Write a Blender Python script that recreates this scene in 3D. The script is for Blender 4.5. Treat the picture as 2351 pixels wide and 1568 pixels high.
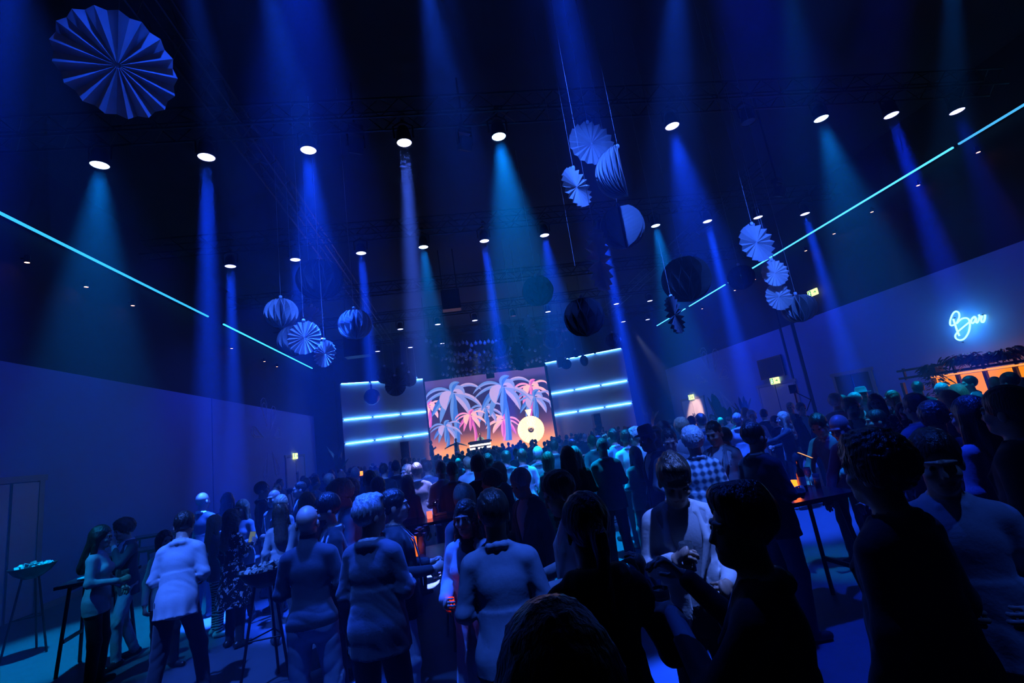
import bpy, bmesh, math, random
import numpy as np
from mathutils import Vector, Matrix

for _o in list(bpy.data.objects):
    bpy.data.objects.remove(_o)
random.seed(7)
rng = np.random.default_rng(7)
PI = math.pi
scene = bpy.context.scene
COL = scene.collection

# ------------------------------------------------------------------ camera (solved from the hall's vanishing points)
FPX = 1079.0
CX, CY = 1175.5, 784.0
HC = 2.08
_dy = np.array([1061 - CX, 1017 - CY, FPX]); _dy /= np.linalg.norm(_dy)
_dx = np.array([9361 - CX, -194 - CY, FPX]); _dx -= _dx.dot(_dy) * _dy; _dx /= np.linalg.norm(_dx)
_dz = np.cross(_dx, _dy)
cam_data = bpy.data.cameras.new('camera')
cam_data.sensor_width = 36.0
cam_data.lens = 36.0 * FPX / 2351.0
cam_data.clip_start = 0.05
cam_data.clip_end = 200
cam = bpy.data.objects.new('camera', cam_data)
COL.objects.link(cam)
_r = Vector((_dx[0], _dy[0], _dz[0])); _u = -Vector((_dx[1], _dy[1], _dz[1])); _b = -Vector((_dx[2], _dy[2], _dz[2]))
_m = Matrix((( _r.x, _u.x, _b.x, 0), (_r.y, _u.y, _b.y, 0), (_r.z, _u.z, _b.z, HC), (0, 0, 0, 1)))
cam.matrix_world = _m
scene.camera = cam

def ray(u, v):
    d = np.array([u - CX, v - CY, FPX])
    return np.array([d @ _dx, d @ _dy, d @ _dz])
def at_z(u, v, z):
    r = ray(u, v); return Vector(r * ((z - HC) / r[2])) + Vector((0, 0, HC))
def at_x(u, v, x):
    r = ray(u, v); return Vector(r * (x / r[0])) + Vector((0, 0, HC))
def at_y(u, v, y):
    r = ray(u, v); return Vector(r * (y / r[1])) + Vector((0, 0, HC))
def at_d(u, v, dep):
    r = ray(u, v); return Vector(r * (dep / FPX)) + Vector((0, 0, HC))

# ------------------------------------------------------------------ world: black hall filled with thin stage haze
world = bpy.data.worlds.new('hall_air'); scene.world = world
world.use_nodes = True
wn = world.node_tree.nodes; wl = world.node_tree.links
wn['Background'].inputs['Color'].default_value = (0.0, 0.0, 0.0, 1)
wn['Background'].inputs['Strength'].default_value = 0.0
HAZE = 0.0135
vs = wn.new('ShaderNodeVolumeScatter')
vs.inputs['Color'].default_value = (0.25, 0.55, 1.0, 1)
vs.inputs['Density'].default_value = HAZE
vs.inputs['Anisotropy'].default_value = 0.15
wl.new(vs.outputs[0], wn['World Output'].inputs['Volume'])

scene.view_settings.view_transform = 'Standard'
scene.view_settings.look = 'None'
scene.view_settings.gamma = 1.0
scene.view_settings.use_curve_mapping = False
scene.view_settings.exposure = 0.0
cy = scene.cycles
cy.max_bounces = 3; cy.diffuse_bounces = 1; cy.glossy_bounces = 1; cy.transmission_bounces = 3
cy.volume_bounces = 0; cy.transparent_max_bounces = 6
cy.caustics_reflective = False; cy.caustics_refractive = False
cy.sample_clamp_indirect = 4.0
cy.adaptive_threshold = 0.12; cy.adaptive_min_samples = 24

# hall dimensions (metres, camera above the origin, +Y runs towards the stage)
XL, XR = -8.73, 14.04
Y0, Y1 = -5.0, 36.0
YW = 30.1           # where the pale side linings end
ZW = 4.93           # top of the pale linings
ZC = 9.6
ZL = 7.92           # height of the lamps on the rig

# ------------------------------------------------------------------ lights of the rig and added fill spots
BLUE = (0.010, 0.075, 1.0)
DEEP = (0.006, 0.045, 1.0)
TEAL = (0.0, 0.34, 0.95)
VIOL = (0.17, 0.22, 1.0)
SPOTS = []
def spot(name, loc, target, energy, color, angle, blend=0.5, size=0.09):
    d = bpy.data.lights.new(name, 'SPOT')
    d.energy = energy; d.color = color; d.spot_size = math.radians(angle); d.spot_blend = blend
    d.shadow_soft_size = size
    o = bpy.data.objects.new(name, d); COL.objects.link(o)
    o.location = loc
    o.rotation_euler = (Vector(target) - Vector(loc)).to_track_quat('-Z', 'Y').to_euler()
    return o
# pixel of the lens, beam angle, energy, colour (None = lamp is off)
ROW1 = [(229, 377, 28, 7631, TEAL), (474, 359, 6.5, 161834, BLUE), (708, 343, 25, 16352, BLUE), (928, 326, 7, 106347, VIOL),
        (1145, 312, 30, 14536, TEAL), (1350, 302, 30, 0, None), (1543, 288, 28, 14536, BLUE), (1718, 279, 30, 0, None),
        (1885, 271, 28, 7631, TEAL), (2046, 263, 9, 61651, DEEP), (2197, 254, 16, 4540, DEEP)]
ROW2 = [(529, 610, 7, 155250, BLUE), (678, 595, 16, 14968, BLUE), (829, 580, 7, 168750, BLUE), (972, 566, 22, 14137, TEAL),
        (1112, 552, 7, 175500, BLUE), (1250, 539, 24, 16632, BLUE), (1382, 527, 8, 155250, BLUE), (1505, 517, 24, 14137, TEAL),
        (1624, 507, 8, 155250, BLUE), (1740, 498, 16, 9979, BLUE), (1848, 490, 8, 121500, BLUE)]
ROW3 = [(919, 755, 14, 4680, BLUE), (1005, 744, 14, 4680, BLUE), (1090, 735, 14, 4680, BLUE), (1178, 725, 14, 0, None), (1258, 715, 16, 3640, BLUE),
        (1337, 706, 14, 0, None), (1415, 697, 9, 57600, BLUE), (1492, 690, 14, 4680, BLUE), (738, 776, 14, 4680, BLUE)]
ROW4 = [(867, 806, 14, 2400, BLUE), (942, 797, 14, 2400, BLUE), (1015, 788, 14, 2400, BLUE), (1431, 738, 14, 2000, BLUE), (1487, 733, 14, 2000, BLUE)]
# rows above the camera, out of the frame: their beams fall into the picture from its top edge
ROW0 = [(-3.55, 3.9, 8, 21120, BLUE), (-1.05, 3.9, 22, 8800, BLUE), (1.55, 3.9, 9, 24960, BLUE), (3.6, 3.9, 24, 3300, DEEP)]
for rows in (ROW1, ROW2, ROW3, ROW4):
    for (u, v, ang, en, colr) in rows:
        p = at_z(u, v, ZL)
        if colr is not None:
            spot('rig_spotlight', (p.x, p.y, p.z - 0.07), (p.x - (.3 if colr is VIOL else 0), p.y, 0), en, colr, ang, 0.6, 0.11)
for (x, y, ang, en, colr) in ROW0:
    spot('rig_spotlight', (x, y, ZL), (x, y, 0), en, colr, ang, 0.6, 0.11)
# unseen spots added over and behind the camera to brighten the guests in pools
PALE = (0.030, 0.135, 1.0); CYAN = (0.01, 0.34, 1.0)
for (src, dst, en, ang, colr) in (((-3.5, 3.0, ZL), (-2.85, 5.8, 1.0), 5400, 17, PALE), ((-1.3, 2.0, ZL), (-.8, 3.9, 1.2), 2700, 14, PALE), ((.5, .9, ZL), (.12, 2.7, 1.5), 2500, 9, PALE),
                                  ((2.6, 1.5, ZL), (1.15, 2.75, 1.4), 3800, 9, (.08, .20, 1.0)), ((-6.0, 3.6, ZL), (-4.3, 6.5, 1.3), 2400, 9, CYAN), ((5.4, 3.0, ZL), (4.3, 5.9, 1.0), 2200, 16, DEEP),
                                  ((.4, 4.4, ZL), (.5, 3.6, 1.2), 1500, 11, PALE), ((-2.3, 4.2, ZL), (-2.3, 7.2, 1.0), 4200, 14, PALE), ((2.4, 2.8, ZL), (2.5, 5.0, 1.3), 4200, 13, PALE), ((1.0, 3.9, ZL), (1.5, 1.8, 1.4), 520, 20, BLUE),
                                  ((4.7, 4.2, ZL), (4.5, 5.5, 1.4), 2800, 13, CYAN), ((7.6, 4.6, ZL), (7.9, 6.9, 1.5), 2800, 14, CYAN), ((3.0, .4, ZL), (2.25, 1.9, 1.5), 460, 9, PALE), ((.2, 4.6, ZL), (.9, 9.3, 1.2), 6500, 24, PALE), ((3.4, 4.4, ZL), (3.6, 8.6, 1.2), 6000, 22, PALE), ((-1.6, 4.4, ZL), (-1.5, 9.0, 1.2), 4500, 20, PALE)):
    spot('pool_spotlight', src, dst, en, colr, ang, 0.8, 0.07)
# unseen fill spots added for the hanging paper, the garlands and the pale walls
for (src, dst, en, ang, colr) in (((-1.6, 6.2, ZL), (-2.8, 8.9, 4.8), 2200, 30, PALE), ((.4, -1.6, ZL), (2.05, 5.6, 5.3), 10000, 17, PALE), ((2.2, -1.2, ZL), (5.3, 7.2, 4.5), 13000, 14, PALE), ((-.9, 1.6, ZL), (-2.4, 3.75, 5.55), 1100, 20, BLUE), ((2.0, 19.5, ZL), (2.2, 26.0, 6.4), 1500, 44, BLUE)):
    spot('aimed_spotlight', src, dst, en, colr, ang, 1.0, 0.1)
for y, en in ((11.5, 160), (16.5, 420), (22.5, 560), (27.5, 420)):
    spot('wall_washer', (XL + 2.4, y, ZL), (XL, y + .6, 2.0), en, DEEP, 95, 1.0, 0.2)
for y, en in ((10.0, 190), (15.0, 520), (20.0, 700), (26.0, 520)):
    spot('wall_washer', (XR - 2.4, y, ZL), (XR, y + .6, 2.0), en, DEEP, 95, 1.0, 0.2)

# ------------------------------------------------------------------ helpers
def set_props(o, label=None, cat=None, group=None, kind=None):
    if label: o['label'] = label
    if cat: o['category'] = cat
    if group: o['group'] = group
    if kind: o['kind'] = kind
    return o
def empty(name, loc=(0, 0, 0), rz=0.0, label=None, cat=None, group=None, kind=None):
    o = bpy.data.objects.new(name, None); COL.objects.link(o)
    o.empty_display_size = 0.1
    o.location = loc; o.rotation_euler = (0, 0, rz)
    return set_props(o, label, cat, group, kind)
class MB:
    """collects shapes of ONE piece"""
    def __init__(s): s.v = []; s.f = []; s.m = []
    def add(s, verts, faces, mi=0):
        n = len(s.v); s.v.extend([tuple(p) for p in verts])
        for f in faces: s.f.append(tuple(i + n for i in f)); s.m.append(mi)
        return s
    def box(s, c, d, rot=None, mi=0):
        hx, hy, hz = d[0] / 2, d[1] / 2, d[2] / 2
        P = [Vector((sx * hx, sy * hy, sz * hz)) for sz in (-1, 1) for sy in (-1, 1) for sx in (-1, 1)]
        if rot is not None: P = [rot @ p for p in P]
        P = [p + Vector(c) for p in P]
        return s.add(P, [(0, 2, 3, 1), (4, 5, 7, 6), (0, 1, 5, 4), (2, 6, 7, 3), (0, 4, 6, 2), (1, 3, 7, 5)], mi)
    def tube(s, pts, r, n=8, mi=0, cap=True):
        pts = [Vector(p) for p in pts]
        rs = r if isinstance(r, (list, tuple)) else [r] * len(pts)
        V = []; F = []
        up = None
        for i, p in enumerate(pts):
            t = (pts[min(i + 1, len(pts) - 1)] - pts[max(i - 1, 0)])
            t = t.normalized() if t.length > 1e-9 else Vector((0, 0, 1))
            if up is None:
                a = Vector((0, 0, 1)) if abs(t.z) < 0.9 else Vector((1, 0, 0))
                up = (a - t * a.dot(t)).normalized()
            else:
                up = (up - t * up.dot(t))
                up = up.normalized() if up.length > 1e-6 else t.orthogonal().normalized()
            w = t.cross(up)
            for k in range(n):
                a = 2 * PI * k / n
                V.append(p + (up * math.cos(a) + w * math.sin(a)) * rs[i])
        for i in range(len(pts) - 1):
            for k in range(n):
                F.append((i * n + k, i * n + (k + 1) % n, (i + 1) * n + (k + 1) % n, (i + 1) * n + k))
        if cap:
            F.append(tuple(range(n))[::-1]); F.append(tuple((len(pts) - 1) * n + k for k in range(n)))
        return s.add(V, F, mi)
    def lathe(s, prof, n=16, c=(0, 0, 0), mi=0):
        c = Vector(c); V = []; F = []
        for (r, z) in prof:
            for k in range(n):
                a = 2 * PI * k / n; V.append(c + Vector((r * math.cos(a), r * math.sin(a), z)))
        for i in range(len(prof) - 1):
            for k in range(n):
                F.append((i * n + k, i * n + (k + 1) % n, (i + 1) * n + (k + 1) % n, (i + 1) * n + k))
        return s.add(V, F, mi)
    def build(s, name, mats, parent=None, smooth=False, loc=None):
        me = bpy.data.meshes.new(name)
        me.from_pydata(s.v, [], s.f)
        if not isinstance(mats, (list, tuple)): mats = [mats]
        for m in mats: me.materials.append(m)
        if len(mats) > 1: me.polygons.foreach_set('material_index', s.m)
        if smooth: me.polygons.foreach_set('use_smooth', [True] * len(me.polygons))
        me.update()
        o = bpy.data.objects.new(name, me); COL.objects.link(o)
        if loc is not None: o.location = loc
        if parent is not None: o.parent = parent
        return o
def copy_tree(o, parent=None):
    c = o.copy(); COL.objects.link(c)
    if parent is not None: c.parent = parent
    for ch in list(o.children): copy_tree(ch, c)
    return c

MATS = {}
def mat(name, color, rough=0.6, metal=0.0, bump=0.0, bscale=60.0, var=0.0, vscale=6.0, emit=None, estr=0.0, spec=0.5, alpha=None, trans=0.0, sheen=0.0):
    if name in MATS: return MATS[name]
    m = bpy.data.materials.new(name); m.use_nodes = True
    nt = m.node_tree; b = nt.nodes['Principled BSDF']
    b.inputs['Base Color'].default_value = (*color, 1)
    b.inputs['Roughness'].default_value = rough
    b.inputs['Metallic'].default_value = metal
    b.inputs['Specular IOR Level'].default_value = spec
    if trans: b.inputs['Transmission Weight'].default_value = trans
    if sheen: b.inputs['Sheen Weight'].default_value = sheen
    if emit is not None:
        b.inputs['Emission Color'].default_value = (*emit, 1); b.inputs['Emission Strength'].default_value = estr
    if var or bump:
        tc = nt.nodes.new('ShaderNodeTexCoord')
    if var:
        n = nt.nodes.new('ShaderNodeTexNoise'); n.inputs['Scale'].default_value = vscale; n.inputs['Detail'].default_value = 3
        nt.links.new(tc.outputs['Object'], n.inputs['Vector'])
        mx = nt.nodes.new('ShaderNodeMix'); mx.data_type = 'RGBA'
        mx.inputs['A'].default_value = (*[max(0, c * (1 - var)) for c in color], 1)
        mx.inputs['B'].default_value = (*[min(1, c * (1 + var)) for c in color], 1)
        nt.links.new(n.outputs['Fac'], mx.inputs['Factor']); nt.links.new(mx.outputs['Result'], b.inputs['Base Color'])
    if bump:
        n2 = nt.nodes.new('ShaderNodeTexNoise'); n2.inputs['Scale'].default_value = bscale; n2.inputs['Detail'].default_value = 3
        nt.links.new(tc.outputs['Object'], n2.inputs['Vector'])
        bp = nt.nodes.new('ShaderNodeBump'); bp.inputs['Strength'].default_value = bump; bp.inputs['Distance'].default_value = 0.02
        nt.links.new(n2.outputs['Fac'], bp.inputs['Height']); nt.links.new(bp.outputs['Normal'], b.inputs['Normal'])
    MATS[name] = m
    return m
def emis(name, color, strength):
    if name in MATS: return MATS[name]
    m = bpy.data.materials.new(name); m.use_nodes = True
    nt = m.node_tree; nt.nodes.remove(nt.nodes['Principled BSDF'])
    e = nt.nodes.new('ShaderNodeEmission'); e.inputs['Color'].default_value = (*color, 1); e.inputs['Strength'].default_value = strength
    nt.links.new(e.outputs[0], nt.nodes['Material Output'].inputs['Surface'])
    MATS[name] = m
    return m
M_BLACK = mat('black_paint', (0.012, 0.012, 0.014), 0.8, bump=0.1, bscale=20)
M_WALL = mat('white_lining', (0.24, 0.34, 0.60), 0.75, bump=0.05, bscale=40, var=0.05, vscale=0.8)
M_FLOOR = mat('grey_floor', (0.075, 0.095, 0.13), 0.5, bump=0.12, bscale=90, var=0.22, vscale=5)
M_STEEL = mat('dark_steel', (0.05, 0.05, 0.055), 0.38, metal=0.8, var=0.2)
M_DMETAL = mat('black_metal', (0.015, 0.015, 0.017), 0.4, metal=0.3, var=0.2)
M_TRIM = mat('grey_trim', (0.30, 0.30, 0.32), 0.6, var=0.1)
M_DOOR = mat('pale_door', (0.50, 0.50, 0.52), 0.55, var=0.06)
M_DARKTRIM = mat('dark_reveal', (0.03, 0.03, 0.035), 0.7, var=0.1)
# ------------------------------------------------------------------ the hall
def structure(name, mb, m, parent=None, smooth=False):
    o = mb.build(name, m, parent, smooth)
    if parent is None: o['kind'] = 'structure'
    return o
def set_box(name, lo, hi, m, parent=None):
    lo = Vector(lo); hi = Vector(hi)
    return structure(name, MB().box((lo + hi) / 2, hi - lo), m, parent)
floor = set_box('floor', (XL - 0.3, Y0, -0.2), (XR + 0.3, Y1, 0), M_FLOOR)
ceiling = set_box('ceiling', (XL - 0.3, Y0, ZC), (XR + 0.3, Y1, ZC + 0.2), M_BLACK)
wall_left = set_box('wall_left', (XL - 0.5, Y0, 0), (XL - 0.12, Y1, ZC), M_BLACK)
wall_right = set_box('wall_right', (XR + 0.12, Y0, 0), (XR + 0.5, Y1, ZC), M_BLACK)
wall_back = set_box('wall_back', (XL - 0.5, Y1, 0), (XR + 0.5, Y1 + 0.2, ZC), M_BLACK)
wall_front = set_box('wall_front', (XL - 0.5, Y0 - 0.2, 0), (XR + 0.5, Y0, ZC), M_BLACK)
# pale linings on the lower walls, in two lengths each, split by a dark joint
yj = at_x(488, 1030, XL).y
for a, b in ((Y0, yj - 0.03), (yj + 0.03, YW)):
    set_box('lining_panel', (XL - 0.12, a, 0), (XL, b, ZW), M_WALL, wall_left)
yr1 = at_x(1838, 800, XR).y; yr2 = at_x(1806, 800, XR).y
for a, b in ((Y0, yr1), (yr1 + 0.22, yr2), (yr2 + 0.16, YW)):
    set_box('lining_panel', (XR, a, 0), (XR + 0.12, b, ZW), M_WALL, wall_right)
for a in (yr1 + 0.06, yr1 + 0.16, yr2 + 0.08):
    MB().tube([(XR + 0.02, a, 0), (XR + 0.02, a, ZW + 1.2)], 0.035, 8).build('riser_pipe', M_DMETAL, wall_right)
set_box('baseboard_left', (XL, Y0, 0), (XL + 0.015, YW, 0.12), M_TRIM)
set_box('baseboard_right', (XR - 0.015, Y0, 0), (XR, YW, 0.12), M_TRIM)
# double doors
def wall_door(name, side, y0, y1, zt, m, handles=True, ajar=0.0, recess=True):
    s = 1 if side < 0 else -1                       # inward direction along X
    x = XL if side < 0 else XR
    d = empty(name, (x, (y0 + y1) / 2, 0), 0, kind='structure')
    w = y1 - y0
    fr = MB()
    for yy in (-w / 2, w / 2): fr.box((s * 0.02, yy, zt / 2), (0.06, 0.12, zt))
    fr.box((s * 0.02, 0, zt + 0.05), (0.06, w + 0.24, 0.12)); fr.build('frame', M_TRIM, d)
    for k in (-1, 1):
        lf = MB().box((s * 0.012, k * w / 4, zt / 2), (0.05, w / 2 - 0.07, zt - 0.06)).build('door_leaf', m, d)
        if handles:
            h = MB().tube([(s * 0.10, k * 0.09, 0.75), (s * 0.10, k * 0.09, 1.85)], 0.02)
            for zz in (0.85, 1.75): h.tube([(s * 0.03, k * 0.09, zz), (s * 0.10, k * 0.09, zz)], 0.014)
            h.build('door_handle', M_DMETAL, lf)
    return d
def ywl(u, v): return at_x(u, v, XL).y
def ywr(u, v): return at_x(u, v, XR).y
ZD = 2.62
wall_door('door_1', -1, ywl(655, 1055), ywl(697, 1050), ZD, M_DOOR)
wall_door('door_2', -1, ywl(-60, 1125), ywl(92, 1112), ZD - 0.05, M_DOOR, handles=False)
wall_door('door_3', 1, ywr(1617, 920), ywr(1566, 925), ZD + 0.05, mat('lit_door', (0.72, 0.66, 0.64), 0.6, var=0.05))  # paler, pinker copy of the door colour includes the light on it
wall_door('door_4', 1, ywr(1826, 880), ywr(1742, 893), ZD, M_DOOR, handles=False)
wall_door('door_5', 1, ywr(2005, 872), ywr(1922, 890), ZD - 0.1, M_DARKTRIM, handles=False)
# the faint petal emblem drawn in thin raised lines on each lining
def emblem(parent, x, s, cy_, cz_, R):
    arms = [(104, .34, 1.0, .17), (62, .30, .92, .15), (16, .28, .80, .16), (-58, .30, .95, .14), (-112, .28, 1.0, .14), (166, .30, .95, .12)]
    for (a, r0, r1, w) in arms:
        mb = MB()
        for k in (1.0, 0.62):
            ca, sa = math.cos(math.radians(a)), math.sin(math.radians(a))
            mid = (r0 + r1) / 2; hl = (r1 - r0) / 2 * (1 if k == 1 else .66)
            pl = [(mid - hl, 0), (mid + hl * .45, w * k), (mid + hl * .85, w * k * .75), (mid + hl, 0), (mid + hl * .85, -w * k * .75), (mid + hl * .45, -w * k), (mid - hl, 0)]
            P = [(x, cy_ + s * R * (p * ca - q * sa), cz_ + R * (p * sa + q * ca)) for p, q in pl]
            mb.tube(P, 0.010, 5)
        mb.build('emblem_petal', M_EMB, parent)
M_EMB = mat('emblem_line', (0.72, 0.74, 0.8), 0.4, var=0.05)
pe = at_x(617, 1012, XL); emblem(wall_left, XL + 0.004, 1, pe.y, pe.z, 2.0)
pe = at_x(1640, 878, XR); emblem(wall_right, XR - 0.004, -1, pe.y, pe.z, 2.1)
# ------------------------------------------------------------------ light lines and small lamps on the upper walls
def light_line(x, segs, label, colr, strength, nm):
    e = empty('light_line', (x, segs[0][0], ZLINE), 0, label, 'led strip')
    for i, (a, b, st) in enumerate(segs):
        MB().box((0, (a + b) / 2 - segs[0][0], 0), (0.05, b - a, 0.045)).build('tube', emis(f'{nm}_{i}', colr, st), e)
        MB().box((-0.06 if x < 0 else 0.06, (a + b) / 2 - segs[0][0], 0.02), (0.06, b - a, 0.08)).build('housing', M_DMETAL, e)
ZLINE = at_x(0, 489, XL).z
yl = [at_x(u, v, XL).y for u, v in ((0, 489), (478, 725), (513, 744), (717, 846))]
light_line(XL, [(1.0, yl[1], 1.7), (yl[2], yl[3], 3.0)], 'cyan light line running along the upper wall opposite the bar, broken once', (0.03, 0.42, 1.0), 6, 'led_left')
yr = [at_x(u, v, XR).y for u, v in ((2351, 237), (2200, 328), (1775, 585), (1672, 648), (1582, 702), (1508, 747))]
light_line(XR, [(1.0, yr[1], 1.3), (yr[1] + .15, yr[2], 2.4), (yr[2] + .1, yr[3], 3.0), (yr[3] + .3, yr[4], 3.0), (yr[4] + .5, yr[5], 3.0)],
           'long cyan light line running along the upper wall above the bar', (0.06, 0.45, 1.0), 6, 'led_right')
M_PINK = emis('pink_lamp', (1.0, 0.35, 0.28), 9.0)
M_PINK.cycles.emission_sampling = "NONE"
def wall_lamp(x, p, lab):
    e = empty('wall_lamp', p, 0, lab, 'lamp', 'small pink lamps on the black upper walls')
    s = 1 if x < 0 else -1
    MB().lathe([(0.0, .16), (.05, .16), (.055, .0), (.045, .0), (0.045, .02)], 10).build('shade', M_DMETAL, e)
    MB().lathe([(0.0, .004), (.045, .004)], 10).build('bulb', M_PINK, e)
    MB().box((-s * 0.06, 0, .1), (.12, .03, .03)).build('bracket', M_DMETAL, e)
for u, v in ((62, 603), (198, 659), (305, 702), (532, 800), (607, 830), (636, 842)):
    p = at_x(u, v, XL + 0.12); wall_lamp(-1, p, 'small pink lamp on the black wall across from the bar')
for u, v in ((2246, 350), (2108, 426), (2002, 487), (1915, 537), (1850, 576), (1733, 642), (1687, 667), (1612, 709)):
    p = at_x(u, v, XR - 0.12); wall_lamp(1, p, 'small pink lamp on the black wall above the bar')
    if u > 1800: spot('wall_lamp_light', (p.x, p.y, p.z - .02), (p.x, p.y, 0), 30, (1, .3, .3), 26, 1.0, 0.03)

# ------------------------------------------------------------------ rig: trusses with lamps
def truss(name, p0, p1, label, w=0.34, n=24):
    p0 = Vector(p0); p1 = Vector(p1); d = p1 - p0; L = d.length; d.normalize()
    e = empty(name, p0, 0, label, 'truss')
    side = Vector((0, 0, 1)).cross(d).normalized(); up = Vector((0, 0, 1))
    off = [side * a + up * b for a in (-w / 2, w / 2) for b in (0, w)]
    for o in off: MB().tube([o, o + d * L], 0.025, 6).build('chord', M_STEEL, e)
    br = MB()
    for i in range(n):
        a = L * i / n; b = L * (i + 1) / n
        for q0, q1 in ((0, 1), (2, 3), (0, 2), (1, 3)):
            A, B = (off[q0], off[q1]) if i % 2 else (off[q1], off[q0])
            br.tube([A + d * a, B + d * b], 0.011, 4, cap=False)
    br.build('bracing', M_STEEL, e)['kind'] = 'stuff'
    return e
yrow = [sum(at_z(u, v, ZL).y for u, v, *_ in r) / len(r) for r in (ROW1, ROW2, ROW3, ROW4)]
labs = ['dark cross truss nearest overhead, carrying the big front row of lamps', 'dark cross truss carrying the second row of blue lamps',
        'dark cross truss far back carrying the third row of lamps', 'dark cross truss just before the stage carrying tiny lamps']
for r_, lb in zip((ROW1, ROW2, ROW3, ROW4), labs):
    pts_ = [at_z(u, v, ZL) for u, v, *_ in r_]; k1, k0 = np.polyfit([q.x for q in pts_], [q.y for q in pts_], 1)
    truss('cross_truss', (XL + 0.6, k0 + k1 * (XL + .6), ZL + 0.46), (XR - 0.6, k0 + k1 * (XR - .6), ZL + 0.46), lb, 0.4, 56)
truss('cross_truss', (XL + 0.6, 18.4, ZL + 0.42), (XR - 0.6, 18.4, ZL + 0.42), 'dark cross truss without lit lamps in the middle of the hall', 0.4, 56)
xl = at_z(760, 600, ZL + .9).x; xr_ = at_z(1455, 664, ZL + .9).x
truss('long_truss', (xl, 4.5, ZL + .85), (xl, 30, ZL + .85), 'dark truss running lengthwise to the stage above the paper balls', 0.4, 60)
truss('long_truss', (xr_, 12, ZL + .85), (xr_, 30, ZL + .85), 'dark truss running lengthwise to the stage on the bar side', 0.4, 44)
LENS = {}
def lamp_lens(colr):
    k = tuple(colr)
    if k not in LENS:
        c = tuple(min(1, 0.35 + 0.65 * q) for q in colr)
        LENS[k] = emis('lens_%d' % len(LENS), c, 7.0); LENS[k].cycles.emission_sampling = "NONE"
    return LENS[k]
M_LENSOFF = mat('dark_lens', (0.25, 0.26, 0.3), 0.15, metal=0.4)
def can_mesh():
    return MB().lathe([(0.0, .30), (.10, .30), (.13, .20), (.155, .02), (.16, -.03), (.145, -.03), (.14, .0)], 18)
_can = None
def rig_lamp(p, colr, label, group, off=False):
    global _can
    e = empty('stage_lamp', p, 0, label, 'stage lamp', group)
    if _can is None:
        b = can_mesh().build('can', M_DMETAL, e, True)
        y = MB()
        y.tube([(-.18, 0, .08), (-.19, 0, .34), (-.05, 0, .43), (.05, 0, .43), (.19, 0, .34), (.18, 0, .08)], 0.018, 6)
        y.tube([(0, 0, .43), (0, 0, .475)], .03, 6); y.box((0, 0, .48), (.1, .5, .03))
        yo = y.build('yoke', M_DMETAL, e)
        ln = MB()
        ln.lathe([(.0, -.012), (.14, -.012)], 18)
        lo = ln.build('lens', M_LENSOFF, b)
        _can = (b.data, yo.data, lo.data)
        lo.material_slots[0].link = 'OBJECT'; lo.material_slots[0].material = M_LENSOFF if off else lamp_lens(colr)
    else:
        for nm, me in zip(('can', 'yoke', 'lens'), _can):
            o = bpy.data.objects.new(nm, me); COL.objects.link(o); o.parent = e if nm != 'lens' else can_
            if nm == 'can': can_ = o
            if nm == 'lens':
                o.material_slots[0].link = 'OBJECT'; o.material_slots[0].material = M_LENSOFF if off else lamp_lens(colr)
    return e
ORD = ['first', 'second', 'third', 'fourth', 'fifth', 'sixth', 'seventh', 'eighth', 'ninth', 'tenth', 'eleventh']
for ri, (rows, rn) in enumerate(((ROW1, 'front'), (ROW2, 'second'), (ROW3, 'third'), (ROW4, 'farthest'))):
    for i, (u, v, ang, en, colr) in enumerate(sorted(rows)):
        p = at_z(u, v, ZL)
        how = 'unlit round lamp' if colr is None else ('teal' if colr is TEAL else 'violet white' if colr is VIOL else 'blue') + (' narrow-beam lamp' if ang < 12 else ' wide-beam lamp')
        if ri < 2: lb = f'{how}, {ORD[i]} along the {rn} truss counted towards the bar'
        else: lb = f'tiny lamp hanging on the {rn} truss near the stage'
        rig_lamp(p, colr or BLUE, lb, f'{rn} row of stage lamps', colr is None)
# unlit fixtures seen between the lamps
def box_fixture(u, v, y, sz, lab):
    p = at_y(u, v, y)
    e = empty('moving_head', p, 0.4, lab, 'stage light')
    MB().box((0, 0, 0), (sz, sz * .8, sz * 1.1), Matrix.Rotation(.5, 3, 'X')).build('head', M_STEEL, e)
    y_ = MB(); 
    for s in (-1, 1): y_.box((s * sz * .62, 0, sz * .45), (sz * .12, sz * .3, sz * 1.2))
    y_.box((0, 0, sz * 1.05), (sz * 1.3, sz * .4, sz * .25)); y_.build('yoke', M_DMETAL, e)
    MB().box((0, 0, sz * 1.4), (sz * 1.1, sz * .8, sz * .5)).build('base', M_DMETAL, e)
    MB().tube([(0, 0, sz * 1.6), (0, 0, ZC - p.z)], .02, 6).build('drop_pole', M_DMETAL, e)
box_fixture(1068, 330, yrow[0] + .3, .24, 'square unlit moving head between two lamps of the front truss')
box_fixture(817, 335, yrow[0] + .3, .26, 'unlit moving head with shiny bracket on the front truss')
box_fixture(1790, 440, yrow[0] + 1.2, .2, 'small dark fixture under the rigging before the bar wall')
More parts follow.
